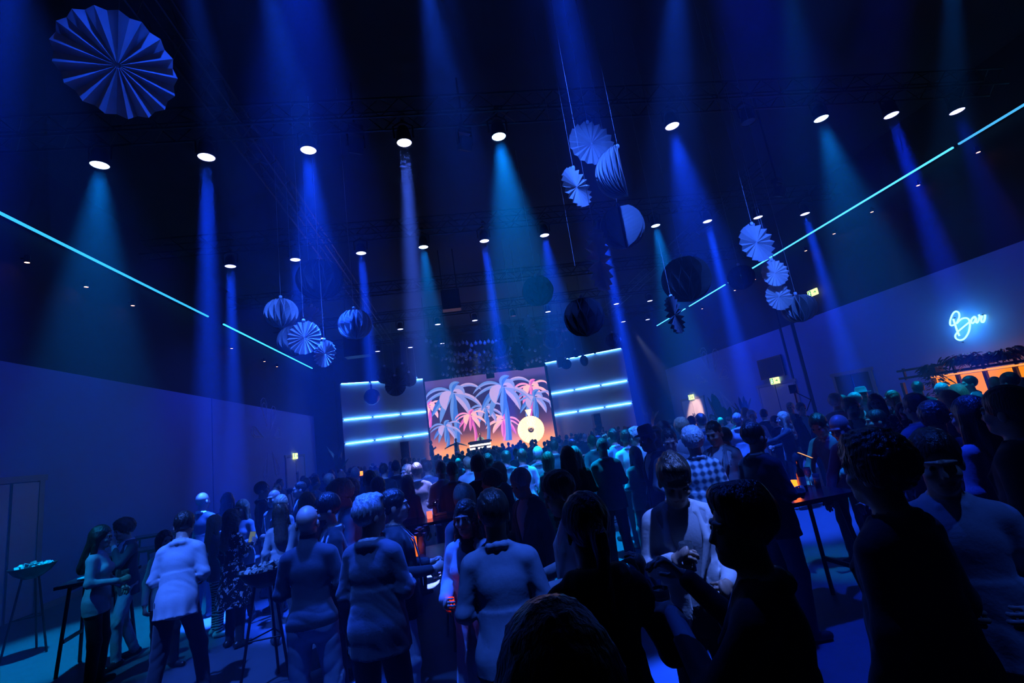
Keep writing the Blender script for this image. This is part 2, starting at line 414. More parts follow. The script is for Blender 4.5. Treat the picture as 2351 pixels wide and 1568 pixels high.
# ------------------------------------------------------------------ hanging paper decorations
def paper(name, c, tr=0.3):
    if name in MATS: return MATS[name]
    m = bpy.data.materials.new(name); m.use_nodes = True; nt = m.node_tree
    nt.nodes.remove(nt.nodes['Principled BSDF'])
    d = nt.nodes.new('ShaderNodeBsdfDiffuse'); t = nt.nodes.new('ShaderNodeBsdfTranslucent'); x = nt.nodes.new('ShaderNodeMixShader')
    tc = nt.nodes.new('ShaderNodeTexCoord'); n = nt.nodes.new('ShaderNodeTexNoise'); n.inputs['Scale'].default_value = 9
    mx = nt.nodes.new('ShaderNodeMix'); mx.data_type = 'RGBA'
    mx.inputs['A'].default_value = (*[q * .86 for q in c], 1); mx.inputs['B'].default_value = (*[min(1, q * 1.1) for q in c], 1)
    nt.links.new(tc.outputs['Object'], n.inputs['Vector']); nt.links.new(n.outputs['Fac'], mx.inputs['Factor'])
    for s in (d, t): nt.links.new(mx.outputs['Result'], s.inputs['Color'])
    x.inputs[0].default_value = tr
    nt.links.new(d.outputs[0], x.inputs[1]); nt.links.new(t.outputs[0], x.inputs[2]); nt.links.new(x.outputs[0], nt.nodes['Material Output'].inputs['Surface'])
    MATS[name] = m; return m
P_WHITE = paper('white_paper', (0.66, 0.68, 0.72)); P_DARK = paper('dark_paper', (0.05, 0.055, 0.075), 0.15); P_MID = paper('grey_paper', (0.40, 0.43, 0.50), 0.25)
M_STRING = mat('white_string', (0.32, 0.34, 0.38), 0.5, var=0.1)
M_BEAD = mat('clear_bead', (0.6, 0.7, 0.8), 0.15, spec=0.8)
def hang_string(e, p, ztop, r, top):
    L = ZC - .012 - p.z
    st_ = MB().tube([(0, 0, top), (0.004, 0, L * .6), (0, 0, L)], r, 5).build('string', M_STRING, e)
    r *= 2.0
    MB().lathe([(0, top - .01), (r * 4, top), (r * 5, top + r * 4), (r * 4, top + r * 8), (0, top + r * 9)], 8).build('bead', M_BEAD, st_, True)
def rosette(u, v, rpx, R, yaw, m, label, tilt=0.0, n=20, dep=0.11, group=None, string=True, roll=0.0, face=False):
    p = at_d(u, v, R * FPX / rpx)
    e = empty('paper_rosette', p, 0, label, 'paper rosette', group)
    mb = MB(); V = []; F = []
    for k in range(2 * n):
        a = PI * k / n + roll; ridge = k % 2 == 0
        ro = R if ridge else R * 0.955; y = (-1 if ridge else 1) * R * dep
        ri = 0.05 * R
        V.append((ri * math.cos(a), y * 0.12, ri * math.sin(a))); V.append((ro * math.cos(a), y, ro * math.sin(a)))
    for k in range(2 * n):
        j = (k + 1) % (2 * n); F.append((2 * k, 2 * k + 1, 2 * j + 1, 2 * j))
    F.append(tuple(2 * k for k in range(2 * n)))
    mb.add(V, F)
    f = mb.build('pleated_disc', m, e)
    f.rotation_euler = (tilt, 0, yaw)
    if face: f.rotation_euler = (Vector((0, 0, HC)) - p).to_track_quat('-Y', 'Z').to_euler()
    if string: hang_string(e, p, ZL + .4, 0.0016 + 0.0008 * p.y / 4, R * 0.93)
    return e
def honeycomb(u, v, rpx, R, m, label, span=2 * PI, start=0.0, n=28, sq=1.0, group=None, waves=3):
    p = at_d(u, v, R * FPX / rpx)
    e = empty('paper_honeycomb_ball', p, 0, label, 'paper ball', group)
    NZ = 13; mb = MB()
    for i in range(n):
        a0 = start + span * i / (n if span > 6.2 else n - 1)
        sgn = 1 if i % 2 else -1
        V = []; F = []
        for j in range(NZ):
            t = -1 + 2 * j / (NZ - 1); r = R * math.sqrt(max(0, 1 - t * t)) + 0.004
            a = a0 + sgn * span / n * 0.46 * math.cos(PI * waves * (t + 1) / 2 * 1.0)
            w = R * 0.022
            ca, sa = math.cos(a), math.sin(a)
            for rr, s in ((0.02 * R, 0), (r, 0), (r, w)):
                V.append((rr * ca - s * sa, rr * sa + s * ca, t * R * sq))
        for j in range(NZ - 1):
            b = j * 3
            F.append((b, b + 1, b + 4, b + 3)); F.append((b + 1, b + 2, b + 5, b + 4))
        mb.add(V, F)
    mb.build('honeycomb', m, e)
    hang_string(e, p, ZL + .4, 0.0016 + 0.0008 * p.y / 4, R * sq)
    return e
G = 'paper decorations hung from the rig'
rosette(270, 150, 112, 0.42, 0.35, P_WHITE, 'big pleated paper rosette closest overhead, half in black shadow', 0.28, 17, 0.13, roll=.1, face=True)
GB = 'hanging paper balls and rosettes beside the long truss'
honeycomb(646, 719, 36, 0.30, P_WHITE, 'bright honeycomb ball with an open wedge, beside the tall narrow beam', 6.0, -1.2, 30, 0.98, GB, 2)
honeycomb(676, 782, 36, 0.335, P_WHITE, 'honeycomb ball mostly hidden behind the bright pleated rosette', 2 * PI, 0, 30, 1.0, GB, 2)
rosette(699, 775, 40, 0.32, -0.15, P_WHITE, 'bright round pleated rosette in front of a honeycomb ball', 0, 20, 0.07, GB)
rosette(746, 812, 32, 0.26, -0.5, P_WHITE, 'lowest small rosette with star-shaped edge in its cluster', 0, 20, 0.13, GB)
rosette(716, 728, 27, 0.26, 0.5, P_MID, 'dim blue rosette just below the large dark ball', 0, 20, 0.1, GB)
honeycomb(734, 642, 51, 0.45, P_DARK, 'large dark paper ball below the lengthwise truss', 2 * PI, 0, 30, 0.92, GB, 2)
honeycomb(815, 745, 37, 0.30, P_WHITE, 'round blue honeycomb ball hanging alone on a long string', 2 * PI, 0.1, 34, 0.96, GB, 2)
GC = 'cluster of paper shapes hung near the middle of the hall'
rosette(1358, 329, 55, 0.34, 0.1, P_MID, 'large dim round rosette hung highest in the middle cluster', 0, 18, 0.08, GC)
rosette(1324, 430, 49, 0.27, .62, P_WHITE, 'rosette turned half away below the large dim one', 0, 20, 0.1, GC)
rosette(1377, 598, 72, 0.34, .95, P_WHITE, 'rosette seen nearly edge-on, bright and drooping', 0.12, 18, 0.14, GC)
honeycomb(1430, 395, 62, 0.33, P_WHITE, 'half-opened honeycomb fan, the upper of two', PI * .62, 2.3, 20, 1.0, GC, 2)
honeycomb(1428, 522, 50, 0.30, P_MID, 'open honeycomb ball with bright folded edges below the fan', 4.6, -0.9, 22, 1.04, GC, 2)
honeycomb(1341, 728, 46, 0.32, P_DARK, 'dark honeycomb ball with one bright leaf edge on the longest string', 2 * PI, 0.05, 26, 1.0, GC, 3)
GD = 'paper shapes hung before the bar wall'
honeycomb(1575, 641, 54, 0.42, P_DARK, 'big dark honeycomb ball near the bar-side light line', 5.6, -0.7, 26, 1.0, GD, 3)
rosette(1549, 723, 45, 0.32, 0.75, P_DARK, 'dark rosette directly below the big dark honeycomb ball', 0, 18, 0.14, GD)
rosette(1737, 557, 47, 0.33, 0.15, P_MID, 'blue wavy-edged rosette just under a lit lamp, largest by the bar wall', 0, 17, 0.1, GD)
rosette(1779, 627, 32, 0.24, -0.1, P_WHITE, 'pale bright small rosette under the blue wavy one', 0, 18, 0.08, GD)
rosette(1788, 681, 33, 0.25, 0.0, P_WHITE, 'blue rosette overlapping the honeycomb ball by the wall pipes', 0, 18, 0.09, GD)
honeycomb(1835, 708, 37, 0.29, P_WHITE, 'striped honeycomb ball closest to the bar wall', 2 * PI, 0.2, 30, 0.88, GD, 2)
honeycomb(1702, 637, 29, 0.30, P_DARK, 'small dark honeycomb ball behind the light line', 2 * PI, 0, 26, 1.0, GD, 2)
GE = 'far paper shapes hung before the stage'
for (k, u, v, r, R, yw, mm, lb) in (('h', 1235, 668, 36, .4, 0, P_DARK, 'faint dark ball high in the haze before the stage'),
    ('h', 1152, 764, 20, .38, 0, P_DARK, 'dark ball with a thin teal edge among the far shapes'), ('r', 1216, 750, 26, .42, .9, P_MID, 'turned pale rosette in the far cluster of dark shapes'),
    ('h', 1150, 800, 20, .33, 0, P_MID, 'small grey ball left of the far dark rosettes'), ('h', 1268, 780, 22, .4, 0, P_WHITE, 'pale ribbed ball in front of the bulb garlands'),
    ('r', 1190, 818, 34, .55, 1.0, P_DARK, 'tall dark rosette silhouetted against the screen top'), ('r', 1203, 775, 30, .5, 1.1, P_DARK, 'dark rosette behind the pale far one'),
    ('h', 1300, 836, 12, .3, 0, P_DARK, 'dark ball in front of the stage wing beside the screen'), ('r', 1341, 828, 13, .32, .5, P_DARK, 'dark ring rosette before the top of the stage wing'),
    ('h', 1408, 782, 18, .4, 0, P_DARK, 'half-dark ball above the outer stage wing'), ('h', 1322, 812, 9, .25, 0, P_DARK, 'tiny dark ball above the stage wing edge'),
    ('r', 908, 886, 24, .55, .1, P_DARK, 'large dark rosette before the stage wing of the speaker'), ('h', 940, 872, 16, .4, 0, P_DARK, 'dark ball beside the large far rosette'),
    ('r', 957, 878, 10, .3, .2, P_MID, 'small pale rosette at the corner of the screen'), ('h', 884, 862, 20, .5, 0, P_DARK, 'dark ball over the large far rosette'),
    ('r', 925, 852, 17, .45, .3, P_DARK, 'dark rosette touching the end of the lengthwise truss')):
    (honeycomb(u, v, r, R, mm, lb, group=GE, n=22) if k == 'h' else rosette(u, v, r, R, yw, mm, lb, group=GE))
# mirror ball before the stage wing
p = at_y(854, 911, 27.5); RB = 18 * 27.5 / 1085
e = empty('mirror_ball', p, 0, 'dark round mirror ball hanging before the stage wing', 'mirror ball')
mb = MB(); mb.lathe([(RB * math.sin(PI * i / 12) + 1e-4, -RB * math.cos(PI * i / 12)) for i in range(13)], 22)
mb.build('ball', mat('mirror_tiles', (0.05, 0.05, 0.06), 0.25, metal=0.7), e)
MB().tube([(0, 0, RB), (0, 0, RB + .25)], .05, 8).tube([(0, 0, RB + .2), (0, 0, ZC - p.z)], .02, 6).build('hanger', M_DMETAL, e)
# ------------------------------------------------------------------ bulb garlands before the stage
M_BULB = mat('glass_bulb', (0.42, 0.55, 0.75), 0.12, spec=1.0, metal=0.35)
_bulb = MB(); _bulb.lathe([(0.0001, -.1), (.06, -.08), (.095, -.02), (.09, .04), (.05, .085), (.022, .10), (.022, .15), (0.0001, .15)], 9)
bulb_me = None
def garland(pts, y, label, sp=9.0):
    global bulb_me
    P = [at_y(u, v, y) for u, v in pts]
    e = empty('bulb_garland', P[0], 0, label, 'bulb garland', 'garlands of glass bulbs before the stage')
    L = []
    for a, b, (u0, v0), (u1, v1) in zip(P[:-1], P[1:], pts[:-1], pts[1:]):
        n = max(2, int(math.hypot(u1 - u0, v1 - v0) / sp))
        for k in range(n):
            t = k / n; q = a.lerp(b, t); q.z -= 0.18 * math.sin(PI * t) ** 1; q.y += .25 * math.sin(9 * t + u0); q.z += .05 * math.sin(k * 2.3); L.append(q - P[0])
    L.append(P[-1] - P[0])
    MB().tube([q + Vector((0, 0, .15)) for q in L], 0.012, 4).build('cable', M_DMETAL, e)
    MB().tube([L[0] + Vector((0, 0, .15)), Vector((L[0].x, L[0].y, ZC - P[0].z))], .01, 4).build('hanging_wire', M_DMETAL, e)
    MB().tube([L[-1] + Vector((0, 0, .15)), Vector((L[-1].x, L[-1].y, ZC - P[0].z))], .01, 4).build('hanging_wire', M_DMETAL, e)
    for q in L:
        if bulb_me is None: o = _bulb.build('bulb', M_BULB, e, True); bulb_me = o.data
        else: o = bpy.data.objects.new('bulb', bulb_me); COL.objects.link(o); o.parent = e
        o.location = q
garland([(979, 784), (1062, 786), (1150, 776)], 23.6, 'highest garland of glass bulbs, near the far lamps')
garland([(1232, 761), (1270, 754), (1318, 748)], 23.6, 'garland of bright bulbs on the bar side of the pale ribbed ball')
garland([(1026, 806), (1080, 806), (1130, 803), (1180, 795)], 25.0, 'second bulb garland from the top')
garland([(992, 816), (1060, 818), (1135, 812), (1200, 800)], 25.8, 'third bulb garland from the top, long and wavy')
garland([(1014, 822), (1080, 824), (1150, 818)], 26.6, 'short bulb garland under the long wavy one')
garland([(1030, 845), (1100, 842), (1165, 832), (1240, 820)], 28.0, 'bulb garland second from the bottom, over the screen')
garland([(1017, 860), (1090, 854), (1160, 842), (1230, 828), (1262, 815)], 29.0, 'lowest bulb garland right above the screen top')
garland([(1205, 800), (1250, 790), (1300, 778)], 25.8, 'bulb garland behind the pale ribbed ball', 10)
# ------------------------------------------------------------------ stage
ZS = 0.75
stage = empty('stage_platform', ((XL + XR) / 2, 33, 0), 0, 'black raised stage platform below the palm screen', 'stage')
MB().box((0, 0.0, ZS / 2), (18.0, 5.6, ZS)).build('deck', M_BLACK, stage)
MB().box((0, -2.83, ZS - .04), (18.0, .04, .1)).build('edge_strip', M_DMETAL, stage)
YS = 32.2
sl, sr = at_y(975, 880, YS).x, at_y(1250, 845, YS).x
szt = (at_y(975, 876, YS).z + at_y(1249, 842, YS).z) / 2
scr = empty('stage_screen', ((sl + sr) / 2, YS, ZS), 0, 'giant lit screen showing blue and pink palm trees over an orange horizon', 'screen')
W, HH = sr - sl, szt - ZS
m = bpy.data.materials.new('screen_sunset'); m.use_nodes = True; nt = m.node_tree; nt.nodes.remove(nt.nodes['Principled BSDF'])
tc = nt.nodes.new('ShaderNodeTexCoord'); sp_ = nt.nodes.new('ShaderNodeSeparateXYZ'); rp = nt.nodes.new('ShaderNodeValToRGB'); em = nt.nodes.new('ShaderNodeEmission')
nt.links.new(tc.outputs['Generated'], sp_.inputs[0]); nt.links.new(sp_.outputs['Z'], rp.inputs[0]); nt.links.new(rp.outputs[0], em.inputs[0]); nt.links.new(em.outputs[0], nt.nodes['Material Output'].inputs['Surface'])
SCR = 1.15
em.inputs[1].default_value = SCR
cr = rp.color_ramp; cr.elements[0].position = 0.0; cr.elements[0].color = (1.0, 0.42, 0.16, 1); cr.elements[1].position = 1.0; cr.elements[1].color = (0.10, 0.07, 0.30, 1)
for pos, c in ((.16, (1.0, .40, .16, 1)), (.24, (.62, .20, .14, 1)), (.34, (.16, .06, .11, 1)), (.48, (.05, .025, .09, 1)), (.7, (.025, .02, .10, 1)), (.88, (.03, .025, .14, 1)), (.93, (.09, .06, .30, 1))):
    el = cr.elements.new(pos); el.color = c
MB().box((0, 0.06, HH / 2), (W, .1, HH)).build('display', m, scr)
fr = MB(); fr.box((-W / 2 - .05, .05, HH / 2), (.1, .2, HH)); fr.box((W / 2 + .08, .0, HH / 2), (.16, .3, HH)); fr.box((0, .05, HH + .1), (W + .2, .2, .2)); fr.build('frame', M_BLACK, scr)
def pc(x, y):
    q = at_y(960 + x / 7.124, 830 + y / 7.124, YS); return (q.x - scr.location.x, q.z - ZS)
def flat(name, c, s): return emis('print_' + name, c, s)
BLU = [flat('blue0', (.05, .18, .80), SCR), flat('blue1', (.13, .30, .92), SCR), flat('blue2', (.24, .34, 1.0), SCR), flat('blue3', (.52, .42, .95), SCR)]
PNK = [flat('pink0', (.62, .10, .62), SCR), flat('pink1', (.95, .25, .72), SCR), flat('pink2', (1.0, .48, .80), SCR), flat('pink3', (1.0, .60, .66), SCR)]
def leaf(mb, p0, p1, p2, w, i0, i1, yoff):
    N = 9; A = []; 
    for k in range(N + 1):
        t = k / N; x = (1 - t) ** 2 * p0[0] + 2 * t * (1 - t) * p1[0] + t * t * p2[0]; z = (1 - t) ** 2 * p0[1] + 2 * t * (1 - t) * p1[1] + t * t * p2[1]
        dx = 2 * (1 - t) * (p1[0] - p0[0]) + 2 * t * (p2[0] - p1[0]); dz = 2 * (1 - t) * (p1[1] - p0[1]) + 2 * t * (p2[1] - p1[1])
        x = max(-W / 2 + .02, min(W / 2 - .02, x)); L = math.hypot(dx, dz) + 1e-9; ww = w * (math.sin(PI * min(1, t * .93 + .05)) ** .8) * (1 if t < .97 else .2)
        cl_ = lambda q: max(-W / 2 + .01, min(W / 2 - .01, q))
        A.append(((cl_(x - dz / L * ww), yoff, z + dx / L * ww), (x, yoff, z), (cl_(x + dz / L * ww), yoff, z - dx / L * ww)))
    V = [q for a in A for q in a]
    mb.add(V, [(3 * k, 3 * k + 1, 3 * k + 4, 3 * k + 3) for k in range(N)], i0)
    mb.add(V, [(3 * k + 1, 3 * k + 2, 3 * k + 5, 3 * k + 4) for k in range(N)], i1)
def palm(cx, cy_, S, pal, foot, yo, mir=1, thin=1.0):
    mb = MB(); 
    def P(dx, dy): return pc(cx + mir * dx * S, cy_ + dy * S)
    k = S / 1000 * .55 * (W / 8.0)
    a = pc(cx, cy_); b = pc(*foot); N = 8; tw = S * .00010
    V = []
    for i in range(N + 1):
        t = i / N; x = a[0] + (b[0] - a[0]) * t + .10 * math.sin(PI * t); z = a[1] + (b[1] - a[1]) * t; w_ = tw * (.8 + .7 * t) * 3
        V += [(x - w_, yo, z), (x, yo, z), (x + w_, yo, z)]
    mb.add(V, [(3 * i, 3 * i + 3, 3 * i + 4, 3 * i + 1) for i in range(N)], 1); mb.add(V, [(3 * i + 1, 3 * i + 4, 3 * i + 5, 3 * i + 2) for i in range(N)], 0)
    wd = S * .00056 * thin
    L = [((0, 0), (-.6, -.35), (-1.02, .28), .45, 2, 1), ((0, 0), (-.55, -.05), (-.98, .45), .4, 1, 2), ((0, 0), (.55, -.5), (1.0, -.1), .45, 3, 2), ((0, .05), (.7, .0), (1.05, .55), .6, 3, 2), ((0, .05), (.5, .25), (.62, .82), 1.0, 2, 3),
         ((0, .05), (-.45, .2), (-.72, .86), .8, 1, 0), ((0, .05), (-.3, .3), (-.42, 1.08), .8, 1, 1), ((.05, .05), (.05, .5), (.02, 1.05), .9, 0, 1), ((0, -.05), (.25, -.25), (.42, .08), 1.0, 2, 3), ((-.05, 0), (-.42, .1), (-.22, .62), 1.25, 3, 3), ((0, 0), (-.1, -.3), (.25, -.35), .8, 1, 0)]
    for i, (p0, p1, p2, w_, i0, i1) in enumerate(L): leaf(mb, P(*p0), P(*p1), P(*p2), wd * w_, i0, i1, yo - .004 * (i + 1))
    mb.build('palm_picture', pal, scr)
palm(1840, 400, 300, PNK, (1830, 900), -.02); palm(170, 720, 250, PNK, (190, 1080), -.02); palm(1400, 950, 280, PNK, (1420, 1290), -.03, -1); palm(850, 880, 250, PNK, (950, 1300), -.16)
palm(1100, 760, 280, BLU, (1150, 1280), -.08); palm(560, 510, 470, BLU, (640, 1330), -.12); palm(1370, 410, 470, BLU, (1480, 1290), -.24, 1); palm(1890, 580, 320, BLU, (1930, 930), -.20); palm(450, 1060, 260, BLU, (490, 1400), -.28)
# lit wings beside the screen: three rows of pale panels, each under a strip of light
M_WING = mat('wing_panel', (0.60, 0.60, 0.64), 0.7, var=0.04)
M_STRIP = emis('wing_strip', (0.06, 0.30, 1.0), 60.0)
def wing(label, po, pi_, rows):
    # outer and inner top corners in plan from the picture's own lines
    yo = 30.2; zt = at_y(*rows[0][0], yo).z; A = at_y(*rows[0][0], yo); B = at_z(*rows[0][1], zt)
    d = Vector((B.x - A.x, B.y - A.y, 0)); L = d.length; d.normalize(); nrm = Vector((d.y, -d.x, 0))
    if nrm.y > 0: nrm = -nrm
    e = empty('stage_wing', (A.x, A.y, 0), math.atan2(d.y, d.x), label, 'stage wing')
    sgn = 1 if (Matrix.Rotation(math.atan2(d.y, d.x), 3, 'Z') @ Vector((0, -1, 0))).dot(nrm) > 0 else -1
    zs = [zt]
    for (o, i) in rows[1:]: zs.append((at_y(*o, A.y).z))
    zs.append(ZS)
    for k in range(3):
        a, b = zs[k], zs[k + 1]
        MB().box((L / 2, sgn * .0, (a + b) / 2), (L, .1, a - b - .06)).build('wing_panel', M_WING, e)
        for j in range(3):
            x0 = L * (j + .04) / 3; x1 = L * (j + .96) / 3
            MB().box(((x0 + x1) / 2, -sgn * .09, a - .01), (x1 - x0, .03, .02)).build('light_strip', M_STRIP, e)
    return e, A, B, zs
wing('stage wing with three light strips behind the dark mirror ball', None, None, [((780, 881), (971, 870)), ((787, 964), (978, 944)), ((792, 1019), (983, 996))])
wing('stage wing with three light strips nearer the bar side', None, None, [((1428, 799), (1250, 834)), ((1445, 873), (1265, 906)), ((1455, 924), (1272, 952))])
for (u, v, hw, hh, lb) in ((931, 1033, 9, 18, 'black loudspeaker standing before the stage wing with the mirror ball'), (1370, 966, 8, 16, 'black loudspeaker before the bar-side stage wing')):
    p = at_y(u, v, 29.4); s = 29.4 / 1085
    e = empty('loudspeaker', (p.x, p.y, 0), 0, lb, 'loudspeaker')
    cab = MB().box((0, 0, p.z), (hw * 2 * s, .5, hh * 2 * s)).build('cabinet', M_DMETAL, e)
    for dz, r in ((-.35, .2), (.15, .16)): 
        g = MB().lathe([(0.0, 0), (r * .6, .02), (r, .05), (r * 1.1, .0)], 12); o = g.build('driver', M_STEEL, cab); o.location = (0, -.25, p.z + dz); o.rotation_euler = (PI / 2, 0, 0)
    MB().box((0, 0, (p.z - hh * s) / 2), (.6, .5, p.z - hh * s)).build('stand', M_BLACK, e)
# glowing paper sun and keyboard desk
p = at_y(1219, 986, 30.9); R = 31 * 30.9 / 1085
e = empty('paper_sun', p, 0, 'large glowing round paper sun with a dark middle on the stage', 'paper sun')
V = []; F = []; n = 36
for k in range(2 * n):
    a = PI * k / n; ro = R * (1 if k % 2 == 0 else .985); y = -.05 if k % 2 == 0 else .03
    V += [(.2 * R * math.cos(a), y * .4, .2 * R * math.sin(a)), (ro * math.cos(a), y, ro * math.sin(a))]
for k in range(2 * n): j = (k + 1) % (2 * n); F.append((2 * k, 2 * k + 1, 2 * j + 1, 2 * j))
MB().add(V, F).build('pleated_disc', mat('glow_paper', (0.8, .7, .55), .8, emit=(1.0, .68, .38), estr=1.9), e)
o = MB().lathe([(0.0, .08), (.12 * R, .09), (.2 * R, .05), (.24 * R, 0)], 16).build('middle_disc', mat('sun_middle', (.25, .2, .2), .6), e); o.rotation_euler = (PI / 2, 0, 0)
MB().add([(-.22, -.04, R + .42), (.22, -.04, R + .42), (.05, -.04, R - .02), (-.05, -.04, R - .02), (-.22, .0, R + .42), (.22, .0, R + .42), (.05, .0, R - .02), (-.05, .0, R - .02)], [(0, 3, 2, 1), (4, 5, 6, 7), (0, 1, 5, 4), (0, 4, 7, 3), (1, 2, 6, 5)]).build('hook', mat('glow_paper', (0, 0, 0)), e)
MB().box((0, .1, (-p.z + ZS) / 2 - .1 + .0), (.2, .1, p.z - ZS - .2 + .0)).build('post', M_BLACK, e)
spot('stage_spotlight', at_y(1213, 842, 30.4), p + Vector((0, 0, -.2)), 6000, (1.0, .72, .5), 10, .6, .06)
spot('stage_spotlight', (1.6, 29.7, ZL), (1.0, 31.0, 1.4), 3500, (1.0, .70, .52), 26, .8, .1)  # unseen spot added to brighten the performers
p = at_y(1102, 1019, 30.7)
e = empty('music_desk', (p.x, p.y, ZS), 0.0, 'dark music desk with two white light bars on the stage', 'music desk')
dh = p.z + .22 - ZS
MB().box((0, 0, dh - .1), (1.5, .6, .12)).build('top', M_DMETAL, e); MB().box((0, .1, dh / 2), (1.3, .35, dh)).build('body', M_BLACK, e)
for zz in (.28, .47): MB().box((0, -.1, dh - zz), (1.35, .06, .10)).build('light_bar', emis('desk_bar', (1, .9, .95), 5.0), e)
# black projector boxes hung above the screen
for (u, v, y, s, lb) in ((1125, 859, 29.6, .5, 'black box fixture hung at the middle of the screen top'), (1290, 832, 29.2, .6, 'black box fixture hung before the wing top'), (1035, 690, 17.6, .7, 'tall dark projector frame high above the hall'), (820, 790, 22, 1.1, 'large dark loudspeaker array hung beside the lengthwise truss')):
    p = at_y(u, v, y); e = empty('hung_fixture', p, 0, lb, 'hung fixture')
    b = MB().box((0, 0, 0), (s, s * .6, s * 1.1)); b.build('housing', M_DMETAL, e)
    for k in (-1, 1): MB().tube([(k * s * .4, 0, s * .5), (k * s * .4, 0, ZC - p.z)], .02, 6).build('hanger', M_DMETAL, e)
# ------------------------------------------------------------------ signs
def exit_sign(p, rz, lab, s=0.2, hang=None):
    e = empty('exit_sign', p, rz, lab, 'exit sign')
    MB().box((0, 0, 0), (s * 2, .06, s)).build('case', emis('exit_glow', (0.75, 1.0, 0.42), 1.6), e)
    g = emis('exit_green', (0.02, .40, .10), 1.2)
    f = MB()
    f.box((-s * .55, -.034, 0), (s * .6, .008, s * .82))
    gf = f.build('green_field', g, e)
    w = emis('exit_white', (.9, 1, .8), 4.0); q = MB()                # white running figure and doorway
    q.box((-s * .55, -.042, s * .25), (s * .12, .006, s * .12)); q.box((-s * .53, -.042, s * .05), (s * .12, .006, s * .28), Matrix.Rotation(.3, 3, 'Y'))
    q.box((-s * .45, -.042, -.0), (s * .25, .006, s * .06), Matrix.Rotation(-.4, 3, 'Y')); q.box((-s * .48, -.042, -s * .22), (s * .24, .006, s * .07), Matrix.Rotation(.9, 3, 'Y')); q.box((-s * .66, -.042, -s * .22), (s * .26, .006, s * .07), Matrix.Rotation(-.8, 3, 'Y'))
    q.build('running_figure', w, gf)
    MB().box((s * .45, -.034, 0), (s * .3, .008, s * .1)).add([(s * .85, -.034, 0), (s * .6, -.034, s * .22), (s * .6, -.034, -s * .22)], [(0, 1, 2)]).build('arrow', g, e)
    MB().box((0, .02, s * .55), (.1, .04, .06)).build('bracket', M_DMETAL, e)
    return e
q = at_x(678, 1047, XL + .08); exit_sign(q, PI / 2, 'glowing exit sign above the double door with long handles', .30)
q = at_x(1587, 912, XR - .08); exit_sign(q, -PI / 2, 'glowing exit sign above the brightly lit pink door', .30)
q = at_x(1779, 874, XR - .08); exit_sign(q, -PI / 2, 'glowing green exit sign under the dark wall screen', .28)
q = at_x(1866, 672, XR - .05); exit_sign(q, -PI / 2, 'glowing exit sign high on the black upper wall', .24)
# dark wall screen on the bar side
q0 = at_x(1744, 850, XR - .06); q1 = at_x(1798, 838, XR - .06)
e = empty('wall_screen', ((q0 + q1) / 2), -PI / 2, 'dark blank screen on the pale wall above an exit sign', 'screen')
sw = abs(q0.y - q1.y); shh = at_x(1771, 820, XR - .06).z - at_x(1771, 869, XR - .06).z
MB().box((0, 0, 0), (sw, .08, shh)).build('bezel', M_DMETAL, e); MB().box((0, -.045, 0), (sw - .1, .01, shh - .1)).build('glass', mat('dark_glass', (.01, .01, .014), .55, spec=.2), e)
# neon sign
NEON = [[(1100, 425), (1118, 480), (1140, 545), (1165, 605)],
        [(1110, 487), (1078, 495), (1066, 470), (1074, 420), (1100, 365), (1130, 346), (1158, 362), (1164, 400), (1150, 440), (1136, 474), (1180, 430), (1230, 415), (1265, 432), (1276, 480), (1270, 540), (1250, 590), (1215, 635), (1170, 650), (1130, 632), (1122, 600), (1150, 560), (1210, 508), (1265, 463), (1285, 448), (1300, 420), (1322, 402), (1336, 408)],
        [(1336, 408), (1305, 418), (1290, 448), (1300, 470), (1322, 458), (1342, 415), (1340, 450), (1352, 466), (1368, 440), (1378, 405)],
        [(1370, 380), (1384, 402), (1404, 396), (1396, 428), (1402, 456), (1420, 456), (1434, 420), (1436, 380)]]
c = at_x(2222, 748, XR - .07)
e = empty('neon_sign', c, 0, 'glowing cyan neon script reading Bar on the wall above the counter', 'neon sign')
def smooth_pts(P, n=5):
    out = []
    for i in range(len(P) - 1):
        p0 = P[max(i - 1, 0)]; p1 = P[i]; p2 = P[i + 1]; p3 = P[min(i + 2, len(P) - 1)]
        for k in range(n):
            t = k / n
            out.append(.5 * ((2 * p1) + (p2 - p0) * t + (2 * p0 - 5 * p1 + 4 * p2 - p3) * t * t + (3 * p1 - p0 - 3 * p2 + p3) * t ** 3))
    out.append(P[-1]); return out
for s in NEON:
    P = [at_x(1950 + x / 4.611, 640 + y / 4.611, XR - .07) - c for x, y in s]
    MB().tube(smooth_pts(P), .022, 6).build('neon_tube', emis('neon', (.18, .70, 1.0), 4.0), e)
for (dy_, dz_) in ((-.4, .2), (.3, .3), (.3, -.4)): MB().box((.045, dy_, dz_), (.05, .02, .02)).build('standoff', M_DMETAL, e)
pl = bpy.data.lights.new('neon_light', 'POINT'); pl.energy = 30; pl.color = (.05, .42, 1.0); pl.shadow_soft_size = .25
o = bpy.data.objects.new('neon_light', pl); COL.objects.link(o); o.location = c + Vector((-.35, 0, 0))
